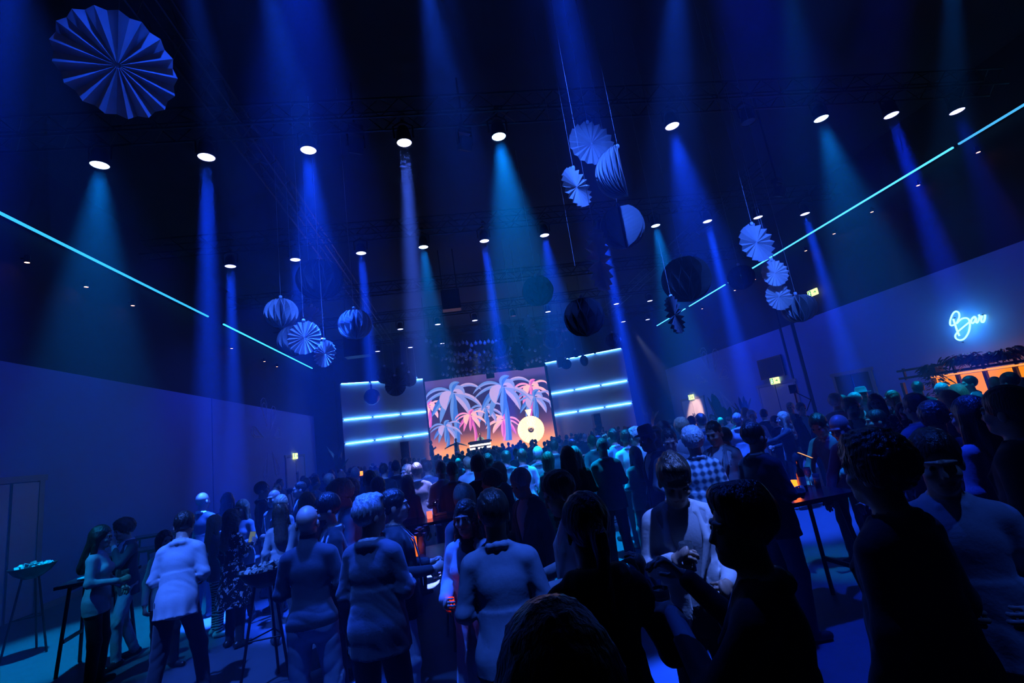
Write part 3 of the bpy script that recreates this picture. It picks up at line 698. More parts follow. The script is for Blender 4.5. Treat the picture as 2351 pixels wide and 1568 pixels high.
# ------------------------------------------------------------------ bar
XB = XR - .5
yb0 = at_x(2351, 836, XB).y - 1.2; yb1 = at_x(2146, 868, XB).y
zb1 = at_x(2146, 868, XB).z
bar = empty('back_bar', (XB, yb1, 0), 0, 'backlit orange shelf wall of the bar under a planted frame', 'bar')
nb = 5; pw = (yb1 - yb0) / nb
M_BAR = emis('bar_backlight', (1.0, .25, .0), 1.2)
for k in range(nb):
    MB().box((0, -pw * (k + .5), zb1 - .95), (.06, pw - .1, 1.9)).build('lit_panel', M_BAR, bar)
    MB().box((-.04, -pw * k, zb1 - .9), (.1, .08, 1.9)).build('mullion', M_DARKTRIM, bar)
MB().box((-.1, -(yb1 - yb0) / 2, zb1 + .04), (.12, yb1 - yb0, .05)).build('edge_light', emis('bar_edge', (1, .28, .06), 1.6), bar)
MB().box((.1, -(yb1 - yb0) / 2, (zb1 - 1.9) / 2), (.3, yb1 - yb0, zb1 - 1.9)).build('back_counter', M_BLACK, bar)
ct = at_x(2122, 843, XB - .9)
fr = MB()
for (xx, zz) in ((-.9, ct.z), (0.1, ct.z + .0), (-.9, zb1 + .12)):
    fr.box((xx, -(yb1 - yb0) / 2, zz), (.06, yb1 - yb0 + .4, .06))
for k in range(nb + 1):
    fr.box((-.9, -pw * k, (ct.z + zb1) / 2 + .06), (.05, .05, ct.z - zb1 + .0)); fr.box((-.4, -pw * k, ct.z), (1.0, .05, .05))
fr.box((-.9, .15, zb1 / 2), (.08, .08, zb1)); fr.box((-.9, -(yb1 - yb0), zb1 / 2), (.08, .08, zb1))
fr.build('canopy_frame', M_DMETAL, bar)
bc = empty('bar_counter', (XB - 1.6, (yb0 + yb1) / 2, 0), 0, 'dark bar counter behind the crowd', 'counter')
MB().box((0, 0, .55), (.5, yb1 - yb0, 1.1)).build('body', M_BLACK, bc); MB().box((0, 0, 1.13), (.7, yb1 - yb0 + .1, .06)).build('worktop', M_DMETAL, bc)
al = bpy.data.lights.new('bar_glow', 'AREA'); al.shape = 'RECTANGLE'; al.size = yb1 - yb0; al.size_y = 1.7; al.energy = 10; al.color = (1.0, .25, .02)
o = bpy.data.objects.new('bar_glow', al); COL.objects.link(o); o.location = (XB - .08, (yb0 + yb1) / 2, zb1 - .9); o.rotation_euler = (0, PI / 2, 0)
# plants
M_LEAF = mat('dark_leaf', (.02, .05, .025), .5, var=.3, vscale=12)
def leaf_blade(mb, p0, d, L, w, droop, roll=0.0):
    d = Vector(d).normalized(); s = d.cross(Vector((0, 0, 1))); s = s.normalized() if s.length > 1e-3 else Vector((1, 0, 0))
    s = Matrix.Rotation(roll, 3, d) @ s
    V = []; N = 6; p = Vector(p0)
    for k in range(N + 1):
        t = k / N; c = Vector(p0) + d * L * t - Vector((0, 0, droop * L * t * t)); ww = w * math.sin(PI * min(.97, t * .9 + .08)) ** .7
        if k == N: ww *= .1
        up = Vector((0, 0, .15 * ww)); V += [c - s * ww + up, c, c + s * ww + up]
    mb.add(V, [(3 * k + a, 3 * k + a + 1, 3 * k + a + 4, 3 * k + a + 3) for k in range(N) for a in (0, 1)])
def paddle_plant(u, v, y, h, n, lab, w=.14):
    p = at_y(u, v, y); e = empty('potted_plant', (p.x, p.y, 0), random.random() * 6, lab, 'plant')
    MB().lathe([(0.0, 0), (.2, 0), (.26, .5), (.24, .5), (.2, .46), (0.0, .46)], 14).build('pot', M_DMETAL, e)
    for k in range(n):
        a = 2.4 * k; t = .15 + .5 * random.random(); zz = p.z * (.55 + .3 * random.random()); b = Vector((.12 * math.cos(a), .12 * math.sin(a), zz))
        MB().tube([(0, 0, .45), b * .6 + Vector((0, 0, .1)), b], .014, 5).build('stem', M_LEAF, e)
        mb = MB(); leaf_blade(mb, b, (math.cos(a) * t, math.sin(a) * t, 1), h * (.7 + .4 * random.random()), w, .35 * t); mb.build('leaf', M_LEAF, e)
paddle_plant(1655, 935, 15.8, 1.25, 9, 'dark paddle-leaved plant beside the brightly lit door'); paddle_plant(1704, 923, 17.0, .8, 12, 'feathery dark plant between the doors by the wall', .06)
paddle_plant(775, 1040, 28.6, 1.2, 9, 'dark plant in the gap beside the stage wing with the mirror ball'); paddle_plant(1490, 960, 28.2, 1.4, 9, 'dark plant in the gap beside the bar-side stage wing')
def hanging_plant(p, n, R, dn, lab):
    e = empty('hanging_plant', p, 0, lab, 'plant', 'plants on the bar canopy')
    MB().box((0, 0, 0), (.25, .4, .16)).build('planter', M_DMETAL, e)
    mb = MB()
    for k in range(n):
        a = random.random() * 6.28; t = random.random(); q = Vector((R * t * math.cos(a), R * 1.3 * t * math.sin(a), .05 - dn * random.random() ** 1.3 + .15 * random.random()))
        leaf_blade(mb, q, (math.cos(a), math.sin(a), random.uniform(-.9, .6)), .10 + .09 * random.random(), .02, .4, random.random() * 3)
    o = mb.build('foliage', M_LEAF, e); o['kind'] = 'stuff'
q = at_x(2140, 850, XB - .9); hanging_plant(q, 240, .22, 1.1, 'trailing plant hanging down at the end of the bar canopy')
for (u, v, n, lb) in ((2205, 838, 150, 'bushy plant on the bar canopy next to the trailing one'), (2258, 836, 160, 'bushy plant on the middle of the bar canopy'), (2310, 826, 150, 'bushy plant on the bar canopy closest to the picture edge')):
    hanging_plant(at_x(u, v - 8, XB - .9), n, .30, .12, lb)

p = Vector((XR, (ywr(1617, 920) + ywr(1566, 925)) / 2, 1.4)); spot('door_spotlight', (XR - 4.0, p.y - 3.0, 6.6), p, 4200, (1.0, .74, .76), 17, .4, .1)
# ------------------------------------------------------------------ people: bodies grown as one surface from a distance field
def V3(*a): return np.array(a, dtype=np.float64)
def rotx(a): c, s = math.cos(a), math.sin(a); return np.array([[1, 0, 0], [0, c, -s], [0, s, c]])
def roty(a): c, s = math.cos(a), math.sin(a); return np.array([[c, 0, s], [0, 1, 0], [-s, 0, c]])
def rotz(a): c, s = math.cos(a), math.sin(a); return np.array([[c, -s, 0], [s, c, 0], [0, 0, 1]])
class Field:
    def __init__(s, xs, ys, zs):
        s.xs, s.ys, s.zs = [np.asarray(a, dtype=np.float32) for a in (xs, ys, zs)]
        s.D = np.full((len(xs), len(ys), len(zs)), 0.5, dtype=np.float32)
        s.M = np.zeros(s.D.shape, dtype=np.uint8)
    def block(s, lo, hi):
        i0, i1 = np.searchsorted(s.xs, (lo[0], hi[0])); j0, j1 = np.searchsorted(s.ys, (lo[1], hi[1])); k0, k1 = np.searchsorted(s.zs, (lo[2], hi[2]))
        i0 = max(0, i0 - 1); j0 = max(0, j0 - 1); k0 = max(0, k0 - 1); i1 += 1; j1 += 1; k1 += 1
        sl = (slice(i0, i1), slice(j0, j1), slice(k0, k1))
        return sl, s.xs[i0:i1][:, None, None], s.ys[j0:j1][None, :, None], s.zs[k0:k1][None, None, :]
    def put(s, sl, d, m, k):
        A = s.D[sl]
        if A.size == 0: return
        if k == 'cut':
            s.D[sl] = np.maximum(A, -d); return
        s.M[sl] = np.where(d < A, m, s.M[sl])
        if k > 0:
            h = np.clip(.5 + .5 * (A - d) / k, 0, 1); s.D[sl] = A * (1 - h) + d * h - k * h * (1 - h)
        else: s.D[sl] = np.minimum(A, d)
    def cap(s, a, b, ra, rb, m, k=.03, flat=None, sy=1.0):
        a = np.asarray(a, float); b = np.asarray(b, float); r = max(ra, rb); mg = .07
        sl, X, Y, Z = s.block(np.minimum(a, b) - r - mg, np.maximum(a, b) + r + mg)
        px, py, pz = X - a[0], Y - a[1], Z - a[2]; ab = b - a
        if flat is not None:
            q = (px * flat[0] + py * flat[1] + pz * flat[2]) * (sy - 1); px = px + q * flat[0]; py = py + q * flat[1]; pz = pz + q * flat[2]
            ab = ab + flat * (ab @ flat) * (sy - 1)
        t = np.clip((px * ab[0] + py * ab[1] + pz * ab[2]) / (ab @ ab + 1e-9), 0, 1)
        d = np.sqrt((px - t * ab[0]) ** 2 + (py - t * ab[1]) ** 2 + (pz - t * ab[2]) ** 2) - (ra + (rb - ra) * t)
        if flat is not None: d = d / (sy ** .5)
        s.put(sl, d, m, k)
    def ell(s, c, r, m, k=.03, R=None):
        c = np.asarray(c, float); r = np.asarray(r, float); rm = r.max(); mg = .07
        sl, X, Y, Z = s.block(c - rm - mg, c + rm + mg)
        px, py, pz = X - c[0], Y - c[1], Z - c[2]
        if R is not None: px, py, pz = R[0, 0] * px + R[1, 0] * py + R[2, 0] * pz, R[0, 1] * px + R[1, 1] * py + R[2, 1] * pz, R[0, 2] * px + R[1, 2] * py + R[2, 2] * pz
        k0 = np.sqrt((px / r[0]) ** 2 + (py / r[1]) ** 2 + (pz / r[2]) ** 2); k1 = np.sqrt((px / r[0] ** 2) ** 2 + (py / r[1] ** 2) ** 2 + (pz / r[2] ** 2) ** 2) + 1e-6
        s.put(sl, k0 * (k0 - 1) / k1, m, k)
    def cone(s, z0, z1, r0, r1, m, k=.02, T=None, c=(0, 0)):
        """elliptic skirt between heights z0 (radii r0) and z1 (radii r1), in the frame T=(R, origin)"""
        rm = max(r0 + r1) + .1
        if T is None: R = np.eye(3); o = np.zeros(3)
        else: R, o = T
        cen = R @ (V3(c[0], c[1], (z0 + z1) / 2) - o) + o
        hh = (z1 - z0) / 2 + .1; e = np.abs(R) @ V3(rm, rm, hh)
        sl, X, Y, Z = s.block(cen - e, cen + e)
        px, py, pz = X - o[0], Y - o[1], Z - o[2]
        px, py, pz = R[0, 0] * px + R[1, 0] * py + R[2, 0] * pz + o[0], R[0, 1] * px + R[1, 1] * py + R[2, 1] * pz + o[1], R[0, 2] * px + R[1, 2] * py + R[2, 2] * pz + o[2]
        t = np.clip((pz - z0) / (z1 - z0), 0, 1)
        rx = r0[0] + (r1[0] - r0[0]) * t; ry = r0[1] + (r1[1] - r0[1]) * t
        th = np.arctan2(py - c[1], px - c[0])
        d = (np.sqrt(((px - c[0]) / rx) ** 2 + ((py - c[1]) / ry) ** 2) - 1) * np.minimum(rx, ry) + .006 * (1 - t) * np.sin(9 * th)
        s.put(sl, np.maximum(d, np.maximum(z0 - pz, pz - z1)), m, k)
    def grid(s): return s.xs[:, None, None], s.ys[None, :, None], s.zs[None, None, :]
    def mesh(s):
        D = s.D; D[0] = D[-1] = .5; D[:, 0] = D[:, -1] = .5; D[:, :, 0] = D[:, :, -1] = .5
        S = D < 0
        c = S[:-1, :-1, :-1].astype(np.int8)
        for dx in (0, 1):
            for dy in (0, 1):
                for dz in (0, 1):
                    if dx + dy + dz: c = c + S[dx:S.shape[0] - 1 + dx, dy:S.shape[1] - 1 + dy, dz:S.shape[2] - 1 + dz]
        act = (c > 0) & (c < 8)
        I, J, K = np.nonzero(act)
        idx = np.full(act.shape, -1, dtype=np.int64); idx[I, J, K] = np.arange(len(I))
        cor = {}
        for dx in (0, 1):
            for dy in (0, 1):
                for dz in (0, 1): cor[dx, dy, dz] = D[I + dx, J + dy, K + dz]
        acc = np.zeros((len(I), 3)); cnt = np.zeros(len(I))
        for ax in range(3):
            for p in (0, 1):
                for q in (0, 1):
                    a = [p, q]; a.insert(ax, 0); b = [p, q]; b.insert(ax, 1)
                    va, vb = cor[tuple(a)], cor[tuple(b)]
                    mk = (va < 0) != (vb < 0); t = np.where(mk, va / np.where(mk, va - vb, 1), 0)
                    P = np.empty((len(I), 3)); 
                    for w, (arr, ii) in enumerate(((s.xs, I), (s.ys, J), (s.zs, K))):
                        f = a[w] + (t if w == ax else 0.0); x0 = arr[ii]; x1 = arr[ii + 1]; P[:, w] = x0 + (x1 - x0) * f
                    acc += P * mk[:, None]; cnt += mk
        verts = acc / cnt[:, None]
        quads = []; mats = []
        for ax in range(3):
            A = [slice(None)] * 3; B = [slice(None)] * 3; A[ax] = slice(0, -1); B[ax] = slice(1, None)
            sa, sb = S[tuple(A)], S[tuple(B)]
            e0, e1, e2 = np.nonzero(sa != sb); E = [e0, e1, e2]
            o1, o2 = [(1, 2), (2, 0), (0, 1)][ax]
            ok = (E[o1] > 0) & (E[o2] > 0) & (E[o1] < act.shape[o1]) & (E[o2] < act.shape[o2])
            E = [q[ok] for q in E]; ins = sa[tuple(E)]
            def g(d1, d2):
                T = [q.copy() for q in E]; T[o1] -= d1; T[o2] -= d2; return idx[tuple(T)]
            q = np.stack([g(1, 1), g(0, 1), g(0, 0), g(1, 0)], 1)
            q[~ins] = q[~ins][:, ::-1]
            T = [x.copy() for x in E]; T[ax] = np.where(ins, T[ax], T[ax] + 1)
            quads.append(q); mats.append(s.M[tuple(T)])
        return verts, np.concatenate(quads), np.concatenate(mats)
def mesh_obj(name, parts, mats, parent=None, scale=1.0):
    """parts: list of (verts, quads, matidx)"""
    vs = []; qs = []; ms = []; n = 0
    for v, q, m_ in parts: vs.append(v); qs.append(q + n); ms.append(m_); n += len(v)
    v = np.concatenate(vs) * scale; q = np.concatenate(qs).astype(np.int32); m_ = np.concatenate(ms).astype(np.int32)
    me = bpy.data.meshes.new(name)
    me.vertices.add(len(v)); me.vertices.foreach_set('co', v.astype(np.float32).ravel())
    me.loops.add(q.size); me.loops.foreach_set('vertex_index', q.ravel())
    me.polygons.add(len(q)); me.polygons.foreach_set('loop_start', np.arange(0, q.size, 4, dtype=np.int32))
    for x in mats: me.materials.append(x)
    me.polygons.foreach_set('material_index', m_); me.polygons.foreach_set('use_smooth', np.ones(len(q), dtype=bool))
    me.update(calc_edges=True)
    o = bpy.data.objects.new(name, me); COL.objects.link(o)
    if parent is not None: o.parent = parent
    return o
def axis(lo, hi, res, flo=None, fhi=None, fres=None):
    if flo is None: return np.arange(lo, hi + res, res)
    a = list(np.arange(flo, fhi + fres, fres)); 
    x = flo
    while x > lo: x -= res; a.insert(0, x)
    x = a[-1]
    while x < hi: x += res; a.append(x)
    return np.array(a)
ARMS = {  # elbow, wrist, hand direction in torso space for the +x arm
    'down': ((.245, -.03, 1.15), (.255, .05, .90), (0, .25, -1)), 'hold': ((.25, .0, 1.15), (.13, .24, 1.12), (-.45, .7, .25)),
    'chest': ((.25, .03, 1.16), (.10, .23, 1.25), (-.5, .35, .6)), 'mouth': ((.25, .16, 1.22), (.09, .17, 1.45), (-.3, .1, .9)),
    'front': ((.25, .0, 1.15), (.09, .20, 1.03), (-.8, .4, -.1)), 'pocket': ((.295, -.06, 1.17), (.20, .03, .95), (-.1, .2, -1)),
    'cross': ((.24, .07, 1.17), (-.03, .20, 1.19), (-1, .1, .1)), 'up': ((.27, .20, 1.36), (.13, .33, 1.58), (-.1, .2, 1)),
    'table': ((.26, .16, 1.17), (.17, .38, 1.10), (-.2, 1, -.1)), 'spread': ((.42, .08, 1.33), (.66, .14, 1.22), (1, .2, -.1)),
    'reach': ((.22, .24, 1.27), (.12, .48, 1.22), (-.1, 1, 0)), 'side': ((.33, -.02, 1.18), (.44, .16, 1.12), (.2, .6, .7)),
    'ear': ((.33, .10, 1.36), (.15, .10, 1.55), (-.3, -.1, 1))}
def hand_field(w, d, up, side, res, grip):
    """palm and five separate bent fingers; w wrist, d pointing direction, up back-of-hand normal"""
    d = d / np.linalg.norm(d); up = up - d * (up @ d); up /= np.linalg.norm(up); sx = np.cross(d, up) * side
    lo = w - .16 + d * .08; hi = w + .16 + d * .08
    F = Field(axis(lo[0], hi[0], res), axis(lo[1], hi[1], res), axis(lo[2], hi[2], res))
    F.cap(w - d * .05, w + d * .01, .029, .026, 0, .012)
    pc_ = w + d * .055
    F.cap(w + d * .02 + sx * .008, pc_ + d * .035, .030, .040, 0, .015, up, 2.3)
    for i, (off, L, r) in enumerate(((.030, .070, .0092), (.010, .080, .0095), (-.010, .074, .0092), (-.029, .058, .0082))):
        b = w + d * (.088 - .006 * abs(i - 1)) + sx * off; a1, a2, a3 = (.15 + .9 * grip, .5 + 2.0 * grip, .8 + 2.8 * grip)
        p = b; dirs = []
        for an, fr in ((a1, .45), (a2, .32), (a3, .23)):
            v = d * math.cos(an) - up * math.sin(an) + sx * off * .8; v /= np.linalg.norm(v); q = p + v * L * fr / 1.0 * 1.15
            F.cap(p, q, r, r * .93, 0, .004); p = q
    b = w + d * .028 + sx * .030; v1 = d * .62 + sx * .62 - up * (.25 + .4 * grip); v1 /= np.linalg.norm(v1); q = b + v1 * .042; F.cap(b, q, .0135, .0115, 0, .010)
    v2 = d * .9 + sx * (.25 - .4 * grip) - up * (.2 + .7 * grip); v2 /= np.linalg.norm(v2); F.cap(q, q + v2 * .036, .0112, .0095, 0, .004)
    return F.mesh(), w + d * .075 - up * (.035)
def noise_fold(X, Y, Z, ph, f=1.0, mask=None):
    a = np.abs(np.sin(f * 26 * Z + 3.2 * np.sin(f * 8 * X + 6 * Y + ph) + 2.2 * np.sin(f * 11 * Y + 1.3 * ph + 5 * Z)))
    b = np.abs(np.sin(f * 12 * X + 10 * Y + 3.0 * np.sin(f * 7 * Z + ph) + ph))
    n = 2.0 * (.42 - np.minimum(a, .3 + .7 * b))
    return n if mask is None else n * mask
def fold_mask(X, Y, Z, pts, zs_):
    m = .12 + 0 * (X + Y + Z)
    for p, r in pts: m = m + .6 * np.exp(-((X - p[0]) ** 2 + (Y - p[1]) ** 2 + (Z - p[2]) ** 2) / (r * r))
    for z, r in zs_: m = m + .40 * np.exp(-((Z - z) / r) ** 2)
    return np.minimum(m, 1.2)
SKINS = [(.52, .33, .25), (.58, .38, .29), (.46, .29, .21), (.16, .085, .05)]
def cloth(c, kind='cloth', key=None):
    nm = f'{kind}_{int(c[0]*99)}_{int(c[1]*99)}_{int(c[2]*99)}'
    if nm in MATS: return MATS[nm]
    if kind == 'cloth': return mat(nm, c, .75, bump=.08, bscale=70, var=.10, vscale=9, sheen=.15, spec=.3)
    if kind == 'satin': return mat(nm, c, .38, bump=.25, bscale=18, var=.10, vscale=9)
    if kind == 'denim': return mat(nm, c, .8, bump=.05, bscale=60, var=.2, vscale=14)
    m = mat(nm, c, .7); nt = m.node_tree; b = nt.nodes['Principled BSDF']; tc = nt.nodes.new('ShaderNodeTexCoord'); mp = nt.nodes.new('ShaderNodeMapping'); nt.links.new(tc.outputs['Object'], mp.inputs[0])
    rp = nt.nodes.new('ShaderNodeValToRGB'); rp.color_ramp.interpolation = 'CONSTANT' if kind != 'plaid' else 'LINEAR'
    if kind == 'plaid':
        ws = []
        for ax in ('X', 'Z'):
            w = nt.nodes.new('ShaderNodeTexWave'); w.bands_direction = ax; w.inputs['Scale'].default_value = 4.2; nt.links.new(mp.outputs[0], w.inputs[0]); ws.append(w)
        ad = nt.nodes.new('ShaderNodeMath'); ad.operation = 'ADD'; nt.links.new(ws[0].outputs['Fac'], ad.inputs[0]); nt.links.new(ws[1].outputs['Fac'], ad.inputs[1])
        mu = nt.nodes.new('ShaderNodeMath'); mu.operation = 'MULTIPLY'; mu.inputs[1].default_value = .5; nt.links.new(ad.outputs[0], mu.inputs[0]); nt.links.new(mu.outputs[0], rp.inputs[0])
        E = rp.color_ramp.elements; E[0].position = .25; E[0].color = (.06, .08, .11, 1); E[1].position = .75; E[1].color = (.75, .8, .8, 1)
    elif kind == 'zebra':
        w = nt.nodes.new('ShaderNodeTexWave'); w.bands_direction = 'Z'; w.inputs['Scale'].default_value = 9; w.inputs['Distortion'].default_value = 6; nt.links.new(mp.outputs[0], w.inputs[0]); nt.links.new(w.outputs['Fac'], rp.inputs[0])
        E = rp.color_ramp.elements; E[0].color = (.04, .04, .05, 1); E[1].position = .5; E[1].color = (.75, .75, .78, 1)
    elif kind == 'sequin':
        w = nt.nodes.new('ShaderNodeTexNoise'); w.inputs['Scale'].default_value = 16; w.inputs['Detail'].default_value = 4; w.inputs['Roughness'].default_value = .7; nt.links.new(mp.outputs[0], w.inputs[0]); nt.links.new(w.outputs['Fac'], rp.inputs[0])
        E = rp.color_ramp.elements; E[0].color = (.012, .012, .016, 1); E[1].position = .56; E[1].color = (.8, .8, .85, 1); b.inputs['Roughness'].default_value = .3; b.inputs['Metallic'].default_value = .5
    nt.links.new(rp.outputs[0], b.inputs['Base Color'])
    return m
def hair_mat(c):
    nm = f'hair_{int(c[0]*99)}_{int(c[1]*99)}_{int(c[2]*99)}'
    if nm in MATS: return MATS[nm]
    m = mat(nm, c, .36, spec=.7); nt = m.node_tree; b = nt.nodes['Principled BSDF']; tc = nt.nodes.new('ShaderNodeTexCoord'); mp = nt.nodes.new('ShaderNodeMapping'); mp.inputs['Scale'].default_value = (90, 90, 12)
    n = nt.nodes.new('ShaderNodeTexNoise'); n.inputs['Scale'].default_value = 1.0; n.inputs['Detail'].default_value = 3; bp = nt.nodes.new('ShaderNodeBump'); bp.inputs['Strength'].default_value = .8; bp.inputs['Distance'].default_value = .012
    nt.links.new(tc.outputs['Object'], mp.inputs[0]); nt.links.new(mp.outputs[0], n.inputs[0]); nt.links.new(n.outputs['Fac'], bp.inputs['Height']); nt.links.new(bp.outputs[0], b.inputs['Normal'])
    mx = nt.nodes.new('ShaderNodeMix'); mx.data_type = 'RGBA'; mx.inputs['A'].default_value = (*[q * .5 for q in c], 1); mx.inputs['B'].default_value = (*[min(1, q * 1.5) for q in c], 1); nt.links.new(n.outputs['Fac'], mx.inputs['Factor']); nt.links.new(mx.outputs['Result'], b.inputs['Base Color'])
    return m
M_EYE = mat('eye_white', (.6, .6, .6), .2); M_PUPIL = mat('pupil', (.01, .01, .01), .15); M_LIP = mat('lip', (.38, .16, .14), .5); M_SHOE = mat('dark_shoe', (.02, .02, .022), .35, var=.2); M_WSHOE = mat('white_shoe', (.6, .6, .6), .5, bump=.2, var=.1)
HAIRC = {'black': (.012, .011, .012), 'dark': (.03, .022, .017), 'brown': (.07, .045, .03), 'blond': (.42, .31, .18), 'grey': (.34, .34, .36), 'white': (.6, .6, .62), 'red': (.30, .05, .03)}
def person(u, v, Y, yaw, label, top='jacket', tc=(.04, .04, .05), sc=(.55, .55, .58), bc=(.03, .03, .04), hair='short', hc='dark', arms=('down', 'down'),
           lean=0.0, side=0.0, hp=0.0, hy=0.0, stance=.11, step=0.0, build=1.0, fem=False, skin=0, lod=1, bottom='trousers', bk='cloth', tk='cloth', beard=None, lanyard=False,
           glasses=False, shoe='dark', bag=False, hat=False, collar=True, group=None, h=None, open_=0.0, name='person', ph=None, legs=True, zbase=0.0):
    """u,v: pixel of the crown of the head; Y: distance along the hall; yaw: facing, 0 looks to the stage, pi looks to the camera"""
    if Y < 0:                                   # given as the head's height in pixels
        rr = ray(u, v); Y = rr[1] * (.25 * FPX / -Y) / FPX
    topp = at_y(u, v, Y)
    tilt_drop = .50 * (1 - math.cos(lean)) + .18 * abs(math.sin(hp)) * .35
    Hs = (topp.z - zbase) if h is None else h
    Hs = Hs + tilt_drop
    s = Hs / 1.76
    if ph is None: ph = (u * 12.9898 + v * 78.233) % 6.28
    RL, RH, RHAND = {0: (.010, .0062, .005), 1: (.0135, .0085, .0065), 2: (.021, .013, .010), 3: (.034, .021, 0)}[lod]
    cat_ = 'person'
    # frames
    Rt = roty(side) @ rotx(-lean); o = V3(0, 0, .95)
    def T(p): return Rt @ (np.asarray(p, float) - o) + o
    nk = T((0, .0, 1.50)); Rh = Rt @ rotx(lean * .75) @ rotz(hy) @ rotx(-hp)
    def Hd(p): return Rh @ (np.asarray(p, float) - V3(0, 0, 1.50)) + nk
    hc_ = Hd((0, 0, 1.63))
    # arm joints
    joints = {}
    for sd, nm in ((-1, arms[0]), (1, arms[1])):
        e, w, d = ARMS[nm] if isinstance(nm, str) else nm
        m_ = V3(sd, 1, 1); shx = .160 if not fem else .142
        wk = .82 if fem else .87
        joints[sd] = (T(V3(sd * shx, -.01, 1.382)), T(V3(*e) * m_ * V3(wk, 1, 1)), T(V3(*w) * m_), Rt @ (V3(*d) * m_))
    allp = [V3(-.24, -.17, 0), V3(.24, .2, 0), hc_ - .13, hc_ + .13, T((-.25, -.16, 1.4)), T((.25, .2, 1.4))]
    for sd in joints: allp += [q - .09 for q in joints[sd][:3]] + [q + .09 for q in joints[sd][:3]]
    wide = .30 if top in ('dress', 'coat') or bottom == 'skirt' else .24
    allp += [V3(-wide, -wide + .04, .3), V3(wide, wide - .04, .3), V3(0, -.16 - abs(step), .2), V3(0, .22 + abs(step), .2), V3(-stance - .1, 0, .5), V3(stance + .1, 0, .5)]
    lo = np.min(allp, 0) - .03; hi = np.max(allp, 0) + .03
    zlo = 0.0 if legs else .55
    xs = axis(lo[0], hi[0], RL, hc_[0] - .115, hc_[0] + .115, RH); ys = axis(lo[1], hi[1], RL, hc_[1] - .135, hc_[1] + .135, RH)
    zs = axis(zlo - .03, hi[2], RL, hc_[2] - .16, hc_[2] + .15, RH)
    SK, SH, TR, SO, LI, CO = 0, 1, 2, 3, 4, 5
    jk = top in ('jacket', 'coat', 'openjacket')
    def torso(F, g, m_, kk=.05):
        b = build; fx = .93 if fem else 1.0
        F.ell(T((0, -.012, .95)), (.158 * b + g, .118 * b + g, .15 + g), m_, kk, Rt)
        F.ell(T((0, .004 + .03 * (b - 1), 1.11)), (.132 * b * (.9 if fem else 1) + g, .102 * b + g, .17), m_, kk, Rt)
        F.ell(T((0, .0, 1.29)), (.148 * fx * (.5 + .5 * b) + g, .113 * (.5 + .5 * b) + g, .18), m_, kk, Rt)
        if fem:
            for q in (-1, 1): F.ell(T((q * .068, .085, 1.265)), (.066 + g * .5, .052 + g * .5, .06), m_, .04, Rt)
        [F.cap(T((0, -.012, 1.425)), T((q * .134 * fx, -.012, 1.390)), .055 + g * .8, .047 + g * .8, m_, .05) for q in (-1, 1)]
        for q in (-1, 1): F.cap(T((0, -.02, 1.458)), T((q * .13, -.016, 1.412)), .040 + g * .5, .038 + g * .5, m_, .035)
    def arm(F, sd, g, m_, end=1.0, kk=.03):
        S_, E_, W_, d_ = joints[sd]; a = .9 if fem else 1.0
        F.cap(S_, E_, (.047 * a) + g, (.041 * a) + g, m_, kk); F.cap(E_, E_ + (W_ - E_) * end, (.041 * a) + g, (.031 * a) + g, m_, kk)
    def legs_(F, m_):
        for sd in (-1, 1):
            st = step * sd; ank = V3(sd * stance, -st * .5 - .01, .09); hipj = T((sd * .085, -.01, .92)); kn = (hipj + ank) / 2 + V3(sd * .005, .035 + abs(st) * .12, 0)
            b = .5 + .5 * build
            F.cap(hipj, kn, .092 * b, .068 * b, m_, .035); F.cap(kn, ank + V3(0, 0, .0), .067 * b, .052 * b, m_, .03)
            a = .35 * sd; dr = V3(math.sin(a), math.cos(a), 0) * .165
            F.cap(V3(ank[0], ank[1] - .045, .048), V3(ank[0], ank[1] - .045, .035) + dr, .042, .035, SO, .015)
    F = Field(xs, ys, zs)
    if legs: legs_(F, SK if bottom == 'skirt' and False else TR)
    torso(F, 0.0, 7)
    for sd in (-1, 1): arm(F, sd, 0.008 if not jk else 0.0, SH, .96)
    if bottom == 'skirt': F.cone(.50, 1.02, (.25, .20), (.15, .115), TR, .03)
    if top == 'dress': F.cone(.52, 1.05, (.27, .22), (.15, .115), SH, .03)
    if top in ('sweater', 'hoodie', 'blouse', 'shirt'):
        F.cone(.86 if top != 'blouse' else .80, 1.15, (.170 * build, .132 * build), (.124 * build, .098 * build), 7, .04, (Rt, o))
    # neck and head
    F.cap(T((0, -.018, 1.42)), Hd((0, -.004, 1.545)), .058 if not fem else .050, .054 if not fem else .046, SK, .025)
    if collar and top not in ('hoodie', 'turtleneck', 'dress'):
        for q in range(10):
            a0 = 2 * PI * q / 10; a1 = 2 * PI * (q + 1) / 10
            P_ = [T((.070 * math.sin(a), -.012 - .070 * math.cos(a) * 1.0, 1.484 - .022 * (1 - math.cos(a)))) for a in (a0, a1)]
            if abs(math.pi - (a0 + a1) / 2) < .35 and top != 'turtleneck' and top != 'sweater': continue
            F.cap(P_[0], P_[1], .016, .016, CO, .016)
    if top == 'turtleneck': F.cap(T((0, -.016, 1.44)), T((0, -.004, 1.515)), .070, .064, SH, .015)
    if top == 'hoodie':
        for q in range(8):
            a0 = -1.9 + 3.8 * q / 8; a1 = -1.9 + 3.8 * (q + 1) / 8
            P_ = [T((.095 * math.sin(a), -.03 - .085 * math.cos(a), 1.455 + .012 * math.cos(a))) for a in (a0, a1)]
            F.cap(P_[0], P_[1], .036, .036, SH, .02)
    fs = .95 if fem else 1.0
    F.ell(Hd((0, -.012, 1.665)), (.077 * fs, .098 * fs, .096), SK, .02, Rh)
    F.ell(Hd((0, .030, 1.592)), (.060 * fs, .072 * fs, .086), SK, .03, Rh)
    F.ell(Hd((0, .072, 1.538)), (.030, .026, .022), SK, .03, Rh)
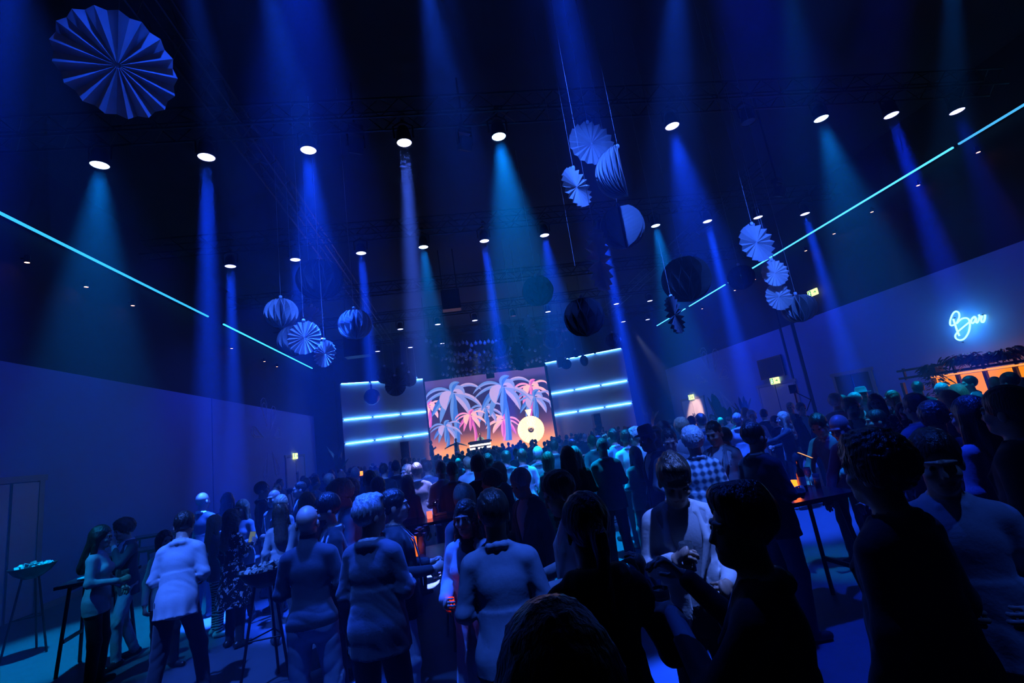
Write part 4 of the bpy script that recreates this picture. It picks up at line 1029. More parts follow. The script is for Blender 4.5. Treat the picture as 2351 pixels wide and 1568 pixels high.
    if lod < 3:
        F.cap(Hd((0, .094, 1.640)), Hd((0, .110, 1.600)), .0075, .0115, SK, .012)
        for q in (-1, 1):
            F.ell(Hd((q * .079 * fs, -.008, 1.612)), (.011, .022, .032), SK, .008, Rh)
            F.ell(Hd((q * .032, .108, 1.634)), (.017, .014, .011), SK, 'cut', Rh)
            F.cap(Hd((q * .014, .096, 1.656)), Hd((q * .05, .084, 1.656)), .009, .007, SK, .012)
            F.ell(Hd((q * .040, .070, 1.600)), (.022, .024, .022), SK, .02, Rh)
        F.cap(Hd((-.021, .093, 1.565)), Hd((.021, .093, 1.565)), .0075, .0075, LI, .006)
    if beard:
        F.ell(Hd((0, .045, 1.556)), (.058, .062, .052), 6, .01, Rh)
    if lod >= 2 and (RHAND == 0):
        for sd in (-1, 1):
            S_, E_, W_, d_ = joints[sd]; d_ = d_ / np.linalg.norm(d_); F.cap(W_, W_ + d_ * .12, .03, .03, SK, .01)
    X, Yg, Z = F.grid()
    pz_ = Rt.T[2, 0] * (X - o[0]) + Rt.T[2, 1] * (Yg - o[1]) + Rt.T[2, 2] * (Z - o[2]) + o[2]
    hemz = {'dress': .54, 'blouse': .80, 'sweater': .86, 'hoodie': .86, 'shirt': .86, 'turtleneck': .90}.get(top, .99)
    if bottom == 'skirt': hemz = max(hemz, 1.02)
    mid = (F.M == 7) | (F.M == TR)
    F.M = np.where(mid, np.where(pz_ > hemz, SH, TR), F.M).astype(np.uint8)
    cl = (F.M == SH) | (F.M == TR)
    amp = .0045 if not jk else .003
    F.D += (np.where(cl, 1.0, 0) * np.where(F.M == TR, .007, amp) * noise_fold(X, Yg, Z, ph, 1.0, fold_mask(X, Yg, Z, [(joints[q][1], .10) for q in (-1, 1)], ((1.0, .07), (.52, .10), (.14, .08), (.84, .06))))).astype(np.float32)
    parts = [F.mesh()]
    grips = {}
    if RHAND:
        for sd, nm in ((-1, arms[0]), (1, arms[1])):
            if nm == 'pocket': continue
            S_, E_, W_, d_ = joints[sd]; fd = W_ - E_; fd = fd / np.linalg.norm(fd)
            d_ = d_ / np.linalg.norm(d_); dd = .55 * fd + .45 * d_; dd /= np.linalg.norm(dd)
            up = V3(sd * .6, -.4, .5) if nm not in ('down',) else V3(sd, 0, 0)
            if nm in ('hold', 'chest', 'mouth', 'side', 'up'): up = V3(sd * 1.0, -.1, .15)
            if nm in ('front', 'cross', 'table', 'reach'): up = V3(0, .2, 1)
            (hm), gp = hand_field(W_ - fd * .005, dd, up, sd, RHAND, .55 if nm in ('hold', 'chest', 'mouth', 'side', 'up') else .28)
            parts.append((hm[0], hm[1], hm[2] * 0)); grips[sd] = gp
    skc = SKINS[skin]
    m_skin = mat(f'skin_{skin}', skc, .42, bump=.06, bscale=120, var=.08, vscale=14)
    m_sh = cloth(sc if jk else tc, 'cloth' if jk else tk); m_tr = cloth(bc, bk); m_co = cloth(sc)
    e = empty(name, (topp.x - 0, topp.y, zbase), yaw, label, cat_, group)
    # put the crown of the head under its pixel
    crown = Hd((0, -.01, 1.76)); rz = rotz(yaw)
    off = rz @ (crown * s); e.location = (topp.x - off[0], topp.y - off[1], zbase)
    body = mesh_obj('body', parts, [m_skin, m_sh, m_tr, M_WSHOE if shoe == 'white' else M_SHOE, M_LIP, m_co, hair_mat(HAIRC[beard or 'dark'])], e, s)
    if lod < 2:
        for q in (-1, 1):
            c = Hd((q * .032, .0865, 1.634)) * s; r = .0125 * s
            mb = MB(); mb.lathe([(r * math.sin(PI * i / 6) + 1e-5, -r * math.cos(PI * i / 6)) for i in range(7)], 10); mb.m = [0 if i < 40 else 1 for i in range(len(mb.f))]
            eo = mb.build('eye', [M_EYE, M_PUPIL], e, True); eo.location = Vector(c)
            eo.rotation_euler = (Matrix(Rh.tolist()) @ Matrix.Rotation(-PI / 2, 3, 'X')).to_euler()
    # hair
    if hair != 'bald':
        hs = axis(hc_[0] - .16, hc_[0] + .16, RH * 1.1)
        back = Hd((0, -.12, 1.3)); zl = min(hc_[2] - .12, back[2] - .15) if hair in ('long', 'pony', 'wave') else hc_[2] - .17
        G_ = Field(hs, axis(min(hc_[1] - .2, back[1] - .14), hc_[1] + .16, RH * 1.1), axis(zl, hc_[2] + .19, RH * 1.1))
        th = {'buzz': .004, 'short': .013, 'quiff': .014, 'curly': .030, 'afro': .055}.get(hair, .016)
        G_.ell(Hd((0, -.016, 1.668)), (.077 * fs + th, .098 * fs + th * .9, .096 + th * .9), 0, 0, Rh)
        if hair == 'quiff': G_.cap(Hd((-.035, .055, 1.735)), Hd((.04, .05, 1.738)), .028, .028, 0, .03); G_.cap(Hd((.01, .05, 1.735)), Hd((0, -.06, 1.740)), .036, .034, 0, .03)
        if hair == 'curly': G_.ell(Hd((0, .02, 1.745)), (.075, .075, .035), 0, .03, Rh)
        # clear the face, the ears and the neck
        G_.ell(Hd((0, .125, 1.612)), (.088, .085, .098 if hair != 'curly' else .085), 0, 'cut', Rh)
        if hair in ('buzz', 'short', 'quiff', 'curly', 'bun'):
            G_.ell(Hd((0, .06, 1.52)), (.2, .13, .105), 0, 'cut', Rh); G_.ell(Hd((0, -.05, 1.485)), (.2, .2, .085), 0, 'cut', Rh)
        if hair in ('long', 'wave'):
            G_.cap(Hd((0, -.055, 1.63)), back, .092, .080, 0, .04, Rh @ V3(0, 1, 0), 1.5)
            for q in (-1, 1): G_.cap(Hd((q * .072, -.01, 1.64)), Hd((q * .098, -.005, 1.40)), .034, .030, 0, .03)
            G_.ell(Hd((0, .02, 1.50)), (.052, .09, .09), 0, 'cut', Rh)
        if hair == 'bob':
            G_.cap(Hd((0, -.04, 1.63)), Hd((0, -.05, 1.54)), .098, .092, 0, .04)
            G_.ell(Hd((0, .07, 1.55)), (.062, .09, .12), 0, 'cut', Rh)
        if hair == 'pony':
            G_.ell(Hd((0, .06, 1.52)), (.2, .13, .105), 0, 'cut', Rh); G_.cap(Hd((0, -.10, 1.69)), Hd((0, -.145, 1.62)), .026, .03, 0, .01); G_.cap(Hd((0, -.145, 1.62)), Hd((0, -.14, 1.36)), .034, .014, 0, .01)
        if hair == 'bun': G_.ell(Hd((0, -.10, 1.715)), (.046, .046, .042), 0, .01, Rh)
        X, Yg, Z = G_.grid()
        if hair in ('curly', 'afro', 'wave'): G_.D += (.0075 if hair != 'wave' else .006) * (np.sin(95 * X + 3 * np.sin(70 * Z + ph)) * np.sin(90 * Yg + 2 * np.sin(60 * X)) * np.sin(85 * Z + ph)).astype(np.float32)
        else: G_.D += .0022 * np.sin(160 * X + 40 * Yg + 3 * np.sin(30 * Z + ph)).astype(np.float32)
        hm = G_.mesh()
        if len(hm[0]): mesh_obj('hair', [(hm[0], hm[1], hm[2] * 0)], [hair_mat(HAIRC[hc])], e, s)
    # jacket as a shell of its own, open in front
    if jk:
        J = Field(xs, ys, axis((.30 if top == 'coat' else .66), hi[2] - .0, RL))
        torso(J, .013, 0)
        hem = .80 if top != 'coat' else .45
        hz = (.182, .146) if top != 'coat' else (.20, .17)
        J.cone(hem, 1.17, (hz[0] * build, hz[1] * build), (.124 * build + .008, .096 * build + .009), 0, .05, (Rt, o))
        for sd in (-1, 1): arm(J, sd, .008 if top != 'coat' else .022, 0, .93)
        X, Yg, Z = J.grid()
        J.D += (.0055 * noise_fold(X, Yg, Z, ph + 1, .9, fold_mask(X, Yg, Z, [(joints[q][1], .11) for q in (-1, 1)] + [(joints[q][0], .07) for q in (-1, 1)], ((1.08, .07), (.86, .05))))).astype(np.float32)
        Ri = Rt.T; px, py, pz = X - o[0], Yg - o[1], Z - o[2]
        lx = Ri[0, 0] * px + Ri[0, 1] * py + Ri[0, 2] * pz; ly = Ri[1, 0] * px + Ri[1, 1] * py + Ri[1, 2] * pz; lz = Ri[2, 0] * px + Ri[2, 1] * py + Ri[2, 2] * pz + o[2]
        w_ = .006 + open_ * .5 + np.clip((lz - 1.10) / .33, 0, 1) * .085 + np.clip((.98 - lz) / .3, 0, 1) * (.05 + open_ * .3)
        J.D = np.maximum(J.D, -np.maximum(np.abs(lx) - w_, .035 - ly)).astype(np.float32)
        if lod < 2:
            for sd in (-1, 1): J.cap(T((sd * .076, .02, 1.475)), T((sd * .10, .105, 1.30)), .014, .022, 0, .006); J.cap(T((sd * .10, .105, 1.30)), T((sd * .03, .132, 1.12)), .022, .008, 0, .006)
        nkc = T((0, -.012, 1.5)); sl, X2, Y2, Z2 = J.block(nkc - .12, nkc + .12); J.D[sl] = np.maximum(J.D[sl], -np.maximum(np.sqrt((X2 - nkc[0]) ** 2 + (Y2 - nkc[1]) ** 2) - .066, np.maximum((nkc[2] - .045) - Z2, (nkc[1] - .03) - Y2)))
        for q in range(8):
            a0 = -2.3 + 4.6 * q / 8; a1 = -2.3 + 4.6 * (q + 1) / 8
            P_ = [T((.083 * math.sin(a), -.014 - .083 * math.cos(a), 1.460 - .018 * (1 - math.cos(a)))) for a in (a0, a1)]
            J.cap(P_[0], P_[1], .018, .018, 0, .03)
        jm = J.mesh(); mesh_obj('jacket' if top != 'coat' else 'coat', [(jm[0], jm[1], jm[2] * 0)], [cloth(tc, tk)], e, s)
    def tagbox(c, R_, d, nm, m_):
        mb = MB().box((0, 0, 0), [q * s for q in d]); b_ = mb.build(nm, m_, e); b_.location = Vector(np.asarray(c) * s); b_.rotation_euler = Matrix(R_.tolist()).to_euler(); return b_
    if lanyard:
        mb = MB()
        for q in (-1, 1): mb.tube([Vector(T((q * .07, .03, 1.475)) * s), Vector(T((q * .075, .125, 1.36)) * s), Vector(T((q * .03, .155 * (.6 + .4 * build), 1.2)) * s), Vector(T((0, .158 * (.6 + .4 * build), 1.10)) * s)], .006 * s, 5)
        ls_ = mb.build('lanyard_strap', M_STRING, e); bo_ = tagbox(T((0, .165 * (.6 + .4 * build), 1.05)), Rt, (.085, .004, .11), 'badge', mat('badge_card', (.7, .7, .72), .4)); bo_.parent = ls_
    if glasses:
        mb = MB()
        for q in (-1, 1):
            c = V3(q * .034, .108, 1.634); P_ = [Vector(Hd(c + V3(.024 * math.cos(a), 0, .018 * math.sin(a))) * s) for a in np.linspace(0, 2 * PI, 11)]; mb.tube(P_, .0025 * s, 4)
            mb.tube([Vector(Hd(c + V3(q * .024, 0, .004)) * s), Vector(Hd((q * .08, .0, 1.635)) * s)], .0022 * s, 4)
        mb.build('glasses', M_DMETAL, e)
    if hat:
        mb = MB(); mb.lathe([(.15, 0), (.15, .008), (.095, .012), (.088, .08), (.07, .105), (0.0001, .11)], 18); ho = mb.build('hat', cloth((.10, .10, .12)), e, True); ho.location = Vector(Hd((0, -.01, 1.705)) * s); ho.rotation_euler = Matrix(Rh.tolist()).to_euler(); ho.scale = (s, s, s)
    if bag:
        mb = MB(); mb.tube([Vector(T((.13, -.10, 1.45)) * s), Vector(T((-.05, -.165, 1.2)) * s), Vector(T((-.19, -.09, .98)) * s)], .012 * s, 5); mb.build('bag_strap', M_DMETAL, e)
    PEOPLE.append((label, round(Hs, 2), tuple(round(q, 2) for q in e.location)))
    def world(p): return Vector((rz @ (np.asarray(p) * s)).tolist()) + Vector(e.location)
    return e, {k: world(g) for k, g in grips.items()}, world, T
PEOPLE = []
# ------------------------------------------------------------------ furniture and things on it
M_TOP = mat('dark_table_top', (.025, .025, .03), .22, var=.15); M_WOODL = mat('dark_wood', (.03, .026, .024), .5, var=.25, vscale=20)
M_BOWL = mat('black_bowl', (.02, .02, .022), .35, metal=.5); M_GLASS = mat('clear_glass', (.9, .95, 1.0), .04, trans=.92, spec=.6); M_BEER = mat('beer', (.32, .17, .03), .15, trans=.4); M_FOAM = mat('foam', (.7, .68, .6), .8)
def high_table(p, rz, L, W, h, label):
    e = empty('high_table', (p[0], p[1], 0), rz, label, 'table')
    MB().box((0, 0, h - .02), (L, W, .04)).build('table_top', M_TOP, e)
    for sx in (-1, 1):
        for sy in (-1, 1): MB().tube([(sx * L * .34, sy * W * .30, h - .04), (sx * L * .44, sy * W * .44, 0)], .022, 6).build('leg', M_DMETAL, e)
        MB().box((sx * L * .39, 0, .38), (.03, W * .72, .04)).build('stretcher', M_DMETAL, e)
        MB().box((sx * L * .345, 0, h - .07), (.04, W * .6, .05)).build('rail', M_DMETAL, e)
    return e
def bar_stool(p, rz, label, h=.78):
    e = empty('bar_stool', (p[0], p[1], 0), rz, label, 'stool')
    MB().box((0, 0, h), (.40, .40, .045)).build('seat', M_WOODL, e); MB().box((0, -.2, h + .17), (.38, .03, .30), Matrix.Rotation(-.12, 3, 'X')).build('backrest', M_WOODL, e)
    for sx in (-1, 1):
        for sy in (-1, 1): MB().tube([(sx * .15, sy * .15, h - .02), (sx * .22, sy * .22, 0)], .014, 6).build('leg', M_DMETAL, e)
        MB().tube([(sx * .2, -.2, .3), (sx * .2, .2, .3)], .011, 6).build('footrest', M_DMETAL, e)
def snack_bowl(p, h, r, label):
    e = empty('snack_stand', (p[0], p[1], 0), random.random() * 6, label, 'bowl stand')
    MB().lathe([(0.0001, h - .17), (r * .35, h - .165), (r * .75, h - .09), (r, h), (r * 1.02, h + .012), (r * .97, h + .012), (r * .72, h - .07), (r * .3, h - .14), (0.0001, h - .145)], 24).build('bowl', M_BOWL, e, True)
    for k in range(3):
        a = 2 * PI * k / 3; MB().tube([(r * .4 * math.cos(a), r * .4 * math.sin(a), h - .14), (r * 1.05 * math.cos(a), r * 1.05 * math.sin(a), 0)], .014, 6).build('leg', M_DMETAL, e)
    MB().tube([(r * .75 * math.cos(2 * PI * k / 3), r * .75 * math.sin(2 * PI * k / 3), h * .42) for k in (0, 1, 2, 0)], .008, 5).build('ring', M_DMETAL, e)
    mb = MB()
    for k in range(34):
        a = random.random() * 6.28; q = r * .85 * random.random() ** .5; s = .016 + .018 * random.random()
        mb.box((q * math.cos(a), q * math.sin(a), h + .0 + .05 * (1 - q / r) * random.random()), (s * 1.8, s * 1.2, s * 1.6), Matrix.Rotation(random.random() * 3, 3, 'X') @ Matrix.Rotation(random.random() * 3, 3, 'Z'))
    mb.build('snacks', mat('snack_wrap', (.5, .52, .5), .3, var=.6, vscale=30), e)['kind'] = 'stuff'
    return e
def beer_glass(p, label, r=.035, h=.15, fill=.65):
    e = empty('beer_glass', p, 0, label, 'glass')
    MB().lathe([(0.0001, 0), (r * .85, 0), (r, h), (r * .94, h), (r * .8, .008), (0.0001, .008)], 16).build('glass', M_GLASS, e, True)
    if fill: 
        bo_ = MB().lathe([(0.0001, .009), (r * .79, .009), (r * .9, h * fill), (0.0001, h * fill)], 14).build('beer', M_BEER, e, True); MB().lathe([(0.0001, h * fill + .001), (r * .9, h * fill + .001), (r * .92, h * fill + .018), (0.0001, h * fill + .02)], 14).build('foam', M_FOAM, bo_, True)
    return e
def wine_glass(p, label, h=.2):
    e = empty('wine_glass', p, 0, label, 'glass')
    MB().lathe([(0.0001, 0), (.035, 0), (.033, .004), (.005, .008), (.004, .09), (.02, .105), (.038, .14), (.036, h), (.034, h), (.035, .14), (0.0001, .112)], 14).build('glass', M_GLASS, e, True)
def bottle(p, label, h=.3, m=None):
    e = empty('bottle', p, 0, label, 'bottle')
    MB().lathe([(0.0001, 0), (.037, 0), (.038, h * .58), (.03, h * .68), (.014, h * .76), (.0135, h * .97), (.016, h * .97), (.016, h), (0.0001, h)], 14).build('glass_body', m or mat('bottle_glass', (.012, .02, .014), .08, spec=.8), e, True)
    MB().lathe([(.0386, h * .2), (.0386, h * .48)], 14).build('paper_wrap', mat('bottle_paper', (.45, .45, .48), .6), e, True)
def candle(p, label, r=.04, h=.10, colr=(1.0, .16, .01), en=2.5, st=4.0, key='amber', pe=True):
    e = empty('candle_jar', p, 0, label, 'candle')
    MB().lathe([(0.0001, 0), (r * .9, 0), (r, h * .15), (r, h), (r * .9, h), (r * .88, h * .2), (0.0001, h * .18)], 16).build('jar', emis('candle_' + key, colr, st), e, True)
    MB().lathe([(0.0001, h * .2), (r * .85, h * .2), (r * .85, h * .4), (0.0001, h * .4)], 12).build('wax', mat('wax', (.7, .5, .3), .6), e)
    if pe:
        d = bpy.data.lights.new('candle_light', 'POINT'); d.energy = en * .05; d.color = (1, .12, .01); d.shadow_soft_size = .04
        o = bpy.data.objects.new('candle_light', d); COL.objects.link(o); o.location = Vector(p) + Vector((0, 0, h + .04))
    return e
def vase(p, label, h=.12):
    e = empty('flower_vase', p, 0, label, 'vase')
    MB().lathe([(0.0001, 0), (.03, 0), (.038, h * .5), (.022, h), (.018, h)], 12).build('vase', mat('vase_clay', (.25, .2, .2), .4), e, True)
    m_ = mat('white_bloom', (.6, .55, .6), .6, var=.4, vscale=40)
    for k in range(9):
        a = 2.4 * k; q = .055 * (k / 9) ** .5; c = Vector((q * math.cos(a), q * math.sin(a), h + .05 + .03 * math.sin(k)))
        st_ = MB().tube([(0, 0, h * .6), c], .003, 4).build('stem', M_LEAF, e)
        mb = MB()
        for j in range(7):
            b = j * .9; leaf_blade(mb, c, (math.cos(b), math.sin(b), .7), .03, .012, .3)
        mb.build('bloom', m_, st_)
def phone(p, rot, label, lit=(1.0, .45, .2)):
    e = empty('phone', p, 0, label, 'phone'); e.rotation_euler = rot
    MB().box((0, 0, 0), (.075, .15, .008)).build('case', M_DMETAL, e); MB().box((0, 0, .0055), (.068, .14, .002)).build('display', emis('phone_screen_%d' % int(lit[0] * 10), lit, 1.0), e)
def on_table(u, v, z): return at_z(u, v, z)
# high table by the foreground men, right of the middle
a = at_z(1798, 1160, 1.1); b = at_z(1962, 1128, 1.1); rz = math.atan2(b.y - a.y, b.x - a.x); mid = (a + b) / 2 + Vector((-math.sin(rz), math.cos(rz), 0)) * .34
high_table(mid, rz, (b - a).length + .15, .68, 1.1, 'dark high table with a candle and a wine bottle among the foreground guests')
candle(at_z(1827, 1129, 1.1), 'orange candle jar glowing beside the wine bottle', .036, .115, pe=True, en=5)
bottle(at_z(1847, 1128, 1.1), 'dark wine bottle on the high table beside the orange candle', .31)
beer_glass(at_z(1880, 1122, 1.1), 'tall glass with pale foam before the leaning bald man', .032, .15)
wine_glass(at_z(1862, 1117, 1.1), 'empty stemmed glass behind the wine bottle')
vase(at_z(1800, 1130, 1.1), 'small flower vase at the edge of the candle table', .10)
bar_stool((4.45, 4.95), .5, 'dark bar stool beside the high table with the candle')
# tables down the middle
a = at_z(955, 1205, 1.1); b = at_z(1034, 1190, 1.1); rz = math.atan2(b.y - a.y, b.x - a.x); mid = (a + b) / 2 + Vector((-math.sin(rz), math.cos(rz), 0)) * .35
high_table(mid, rz, .85, .7, 1.1, 'dark high table with a pink candle and folded napkins')
candle(at_z(987, 1190, 1.1), 'pink glowing candle jar on the middle high table', .04, .095, (1.0, .16, .12), .6, 1.5, 'pink')
vase(at_z(1000, 1183, 1.1), 'flower vase just behind the pink candle', .13)
e = empty('napkin_stack', at_z(1012, 1182, 1.1), .2, 'folded pale napkins beside the pink candle', 'napkins'); MB().box((0, 0, .012), (.16, .1, .012)).box((0.01, .0, .026), (.15, .09, .01)).build('napkin', mat('napkin', (.6, .65, .65), .8), e)
a = at_z(955, 1147, 1.1); b = at_z(1017, 1137, 1.1); rz = math.atan2(b.y - a.y, b.x - a.x); mid = (a + b) / 2 + Vector((-math.sin(rz), math.cos(rz), 0)) * .33
high_table(mid, rz, .85, .66, 1.1, 'high table with clear bottles and glasses under the teal light')
for i, (u, v, hh) in enumerate(((964, 1137, .22), (971, 1136, .28), (979, 1137, .2))): bottle(at_z(u, v, 1.1), ('clear bottle on the teal lit table, nearest its end', 'tallest clear bottle on the teal lit table', 'shortest clear bottle on the teal lit table')[i], hh, M_GLASS)
high_table((-.35, 4.95), .15, .8, .6, 1.1, 'dark high table behind the man in the navy suit')
candle((-.60, 4.75, 1.1), 'large orange glowing candle jar behind the navy suit arm', .075, .19, (1.0, .15, .005), 0.4, 1.2, 'big')  # glowing jar put in for cloth lit orange by a candle
vase((-.50, 4.92, 1.1), 'round bunch of pale flowers beside the large orange candle', .16)
bar_stool((-.15, 5.7), .2, 'dark stool with a square back behind the navy suit man')
a = at_z(1672, 1036, 1.1); b = at_z(1728, 1026, 1.1); high_table(((a + b) / 2).xy, .1, .9, .6, 1.1, 'high table with glasses before the teal jacket man')
for i, (u, v) in enumerate(((1676, 1034), (1683, 1034), (1765, 1010))): wine_glass(at_z(u, v, 1.1) if i < 2 else at_z(1716, 1028, 1.1), ('glass at the end of the teal man table', 'second glass on the teal man table', 'glass on the teal man table nearest the white shirt')[i])
high_table((6.9, 7.6), .1, .9, .6, 1.1, 'high table with a glowing tea light behind the leaning men')
candle((6.6, 7.5, 1.1), 'small glowing tea light on the table behind the leaning men', .035, .08, pe=False)
high_table((-6.6, 10.6), 0.0, 1.1, .6, .95, 'dark side table against the pale wall behind the drinking man'); high_table((-7.2, 12.2), 0.0, 1.1, .6, 1.05, 'dark side table along the pale wall, farther back')
high_table((-4.95, 7.3), .2, .7, .6, 1.05, 'dark high table behind the woman holding a glass')
e = empty('plate', (-4.95 - .1, 7.25, 1.05), 0, 'pale plate on the table behind the woman with the glass', 'plate'); MB().lathe([(0.0001, 0), (.07, .002), (.12, .018), (.118, .022), (.065, .008), (0.0001, .008)], 18).build('dish', mat('plate_white', (.6, .65, .65), .3), e, True)
snack_bowl(at_z(75, 1300, 1.2), 1.2, .27, 'snack bowl on three legs by the wall at the picture edge'); snack_bowl(at_z(610, 1305, 1.1), 1.1, .26, 'snack bowl on thin legs beside the bald man in the turtleneck')
snack_bowl(at_z(1393, 1095, 1.2), 1.2, .23, 'teal lit snack bowl in front of the grey suit man'); snack_bowl(at_z(660, 1124, 1.35), 1.35, .26, 'far dark snack bowl before the double door')
bar_stool((1.2, 8.6), .1, 'dark stool in the gap beside the teal snack bowl')
for (u, v, y, lb) in ((829, 1091, 13, 'tiny orange tea light far back near the stage wing'), (1513, 1047, 10, 'tiny orange light among the guests near the teal woman'), (1330, 1046, 12, 'tiny glowing tea light in the middle of the crowd')):
    p = at_y(u, v, y); candle(p, lb, .05, .1, pe=False); e = empty('high_table', (p.x, p.y, 0), 0, 'small dark high table under the ' + lb.replace('tiny ', ''), 'table'); MB().box((0, 0, p.z - .02), (.6, .6, .03)).build('table_top', M_TOP, e); MB().tube([(0, 0, 0), (0, 0, p.z - .03)], .03, 8).build('column', M_DMETAL, e); MB().lathe([(0.0001, .02), (.25, .02), (.27, 0), (0.0001, 0)], 14).build('base', M_DMETAL, e)
# video camera on a stand before the exit door
p = at_y(1822, 893, 10.5); e = empty('video_camera', (p.x, p.y, 0), 2.4, 'dark video camera on a tall stand before the wall door', 'video camera')
MB().box((0, 0, p.z), (.16, .34, .2)).build('camera_body', M_DMETAL, e); o = MB().lathe([(0.0001, 0), (.06, 0), (.07, .16), (0.0001, .16)], 12).build('camera_lens', M_DMETAL, e); o.location = (0, .15, p.z); o.rotation_euler = (-PI / 2, 0, 0)
MB().tube([(0, 0, 1.0), (0, 0, p.z - .1)], .025, 6).build('column', M_DMETAL, e); MB().tube([(-.05, .1, p.z - .1), (-.3, .2, p.z - .3), (-.15, .05, p.z - .55)], .012, 5).build('cable', M_DMETAL, e)
for k in range(3): MB().tube([(0, 0, 1.05), (.4 * math.cos(2.1 * k), .4 * math.sin(2.1 * k), 0)], .018, 6).build('leg', M_DMETAL, e)
# ------------------------------------------------------------------ guests that can be told apart
WHT = (.62, .62, .66); LT = (.42, .43, .48); MID = (.22, .23, .27); NAVY = (.055, .06, .085); BLK = (.014, .014, .016); GRY = (.12, .125, .14); JEANS = (.34, .37, .44)
pp = person
_, g, W_, T_ = pp(235, 1209, 6.4, -1.35, 'woman with long dark hair in a pale blouse holding a wine glass near the wall', 'blouse', LT, bc=BLK, hair='long', hc='dark', arms=('front', 'hold'), fem=True, hp=.15, bottom='trousers', build=.95)
wine_glass(g[1] - Vector((0, 0, .1)), 'wine glass held by the woman in the pale blouse')
pp(282, 1195, 7.1, 2.5, 'curly-haired man in a dark jacket with his hand at his mouth', 'jacket', NAVY, WHT, JEANS, hair='curly', hc='brown', arms=('mouth', 'hold'), step=.28, hp=.2, open_=.1)
pp(378, 1219, 6.5, -2.2, 'dark-haired woman mostly hidden behind the pale blazer man', 'blouse', LT, bc=BLK, hair='bob', hc='black', fem=True, arms=('hold', 'down'), lod=1)
pp(427, 1177, 5.6, .12, 'man seen from behind in a pale blazer and white sneakers, leaning forward', 'jacket', WHT, WHT, (.05, .055, .07), hair='short', hc='dark', arms=('hold', 'hold'), lean=.20, hp=.35, stance=.19, step=-.22, shoe='white', lod=0, build=1.02)
pp(464, 1131, 8.6, -.25, 'bald man in a dark sweater with white collar before the wall joint', 'sweater', BLK, WHT, hair='bald', arms=('hold', 'hold'), build=1.12)
pp(522, 1132, 9.2, .2, 'woman with a wide mass of dark hair in a dark coat', 'coat', BLK, hair='wave', hc='black', fem=True)
pp(555, 1148, 8.0, 2.85, 'laughing blond woman in a pale blouse facing the camera', 'blouse', LT, hair='long', hc='blond', fem=True, arms=('hold', 'chest'))
_, g, _, _ = pp(531, 1170, 6.9, -.55, 'curly-haired woman from behind in a glittering sequin dress and black boots', 'dress', (.3, .3, .32), bc=BLK, hair='wave', hc='brown', fem=True, tk='sequin', arms=('down', 'chest'), stance=.10, lod=0)
phone(g[1] + Vector((0, 0, .05)), (1.1, .2, .3), 'phone held by the woman in the sequin dress', (.10, .14, .16))
pp(493, 1183, 7.5, -.9, 'blond woman in zebra-striped trousers behind the sequin dress', 'blouse', MID, bc=(.3, .3, .31), bk='zebra', hair='wave', hc='blond', fem=True, shoe='white', arms=('hold', 'hold'))
pp(600, 1107, 9.2, -1.2, 'tall man in a dark suit in profile before the pale wall', 'jacket', BLK, WHT, hair='short', hc='black')
pp(629, 1125, 8.2, 2.7, 'balding man in a pale shirt with lanyard facing the camera', 'shirt', LT, bc=NAVY, hair='bald', lanyard=True, arms=('hold', 'pocket'), beard='grey')
pp(635, 1112, 11.0, 3.0, 'man in a grey shirt far behind beside the far snack bowl', 'shirt', MID, hair='buzz', hc='brown', lod=2)
pp(643, 1156, 6.7, .25, 'woman with long brown hair from behind in a pale top', 'blouse', LT, bc=NAVY, hair='wave', hc='brown', fem=True)
pp(645, 1137, 7.7, -.3, 'blond woman with a short bob behind the long brown hair', 'blouse', MID, hair='bob', hc='blond', fem=True)
pp(703, 1132, 6.1, .6, 'woman with a bright blond bob in a white shirt', 'blouse', WHT, WHT, hair='bob', hc='blond', fem=True, arms=('hold', 'hold'))
pp(703, 1161, 4.05, .05, 'bald man from behind in a dark turtleneck and pale jeans', 'turtleneck', (.05, .052, .065), bc=JEANS, hair='bald', arms=('hold', 'hold'), lod=0, stance=.15, bk='denim', build=1.06)
pp(745, 1137, 4.5, 2.0, 'bearded man in a dark jacket and white shirt facing the bald man', 'jacket', BLK, WHT, hair='short', hc='black', beard='black', arms=('hold', 'down'), open_=.1, hp=.15)
pp(771, 1110, 5.2, 1.75, 'blond curly man in a grey blazer looking down', 'jacket', MID, WHT, hair='curly', hc='blond', arms=('hold', 'hold'), hp=.4)
pp(798, 1103, 6.0, 1.2, 'grey curly-haired man in a light blazer behind the blond man', 'jacket', LT, WHT, hair='curly', hc='grey', hp=.1)
pp(847, 1082, 6.9, .3, 'man with bright white collar in a dark suit from behind', 'jacket', BLK, WHT, hair='short', hc='dark')
pp(866, 1096, 6.4, -.1, 'man in a pale blue shirt with a dark bag strap across his back', 'shirt', LT, bc=NAVY, hair='short', hc='brown', bag=True)
pp(843, 1139, 3.55, -.35, 'grey-haired broad man from behind in a navy suit jacket', 'jacket', (.075, .078, .10), LT, BLK, hair='quiff', hc='grey', arms=('down', 'hold'), lod=0, build=1.15, stance=.15, hy=-.5)
pp(900, 1125, 4.2, -1.45, 'dark-haired man in profile with lanyard beside the navy suit', 'jacket', BLK, NAVY, JEANS, hair='short', hc='black', arms=('hold', 'hold'), lanyard=True, bk='denim', lod=1, build=1.05)
pp(934, 1067, 8.6, 2.4, 'fair man in a dark jacket lit teal, standing behind the bottles', 'jacket', BLK, LT, hair='short', hc='blond', arms=('hold', 'hold'))
pp(934, 1092, 7.6, -.5, 'woman with a long ponytail from behind in a dark jacket', 'jacket', GRY, hair='long', hc='brown', fem=True)
pp(1011, 1060, 7.9, .1, 'short-haired man from behind in a bright cyan lit shirt', 'shirt', WHT, WHT, NAVY, hair='buzz', hc='brown', arms=('hold', 'hold'))
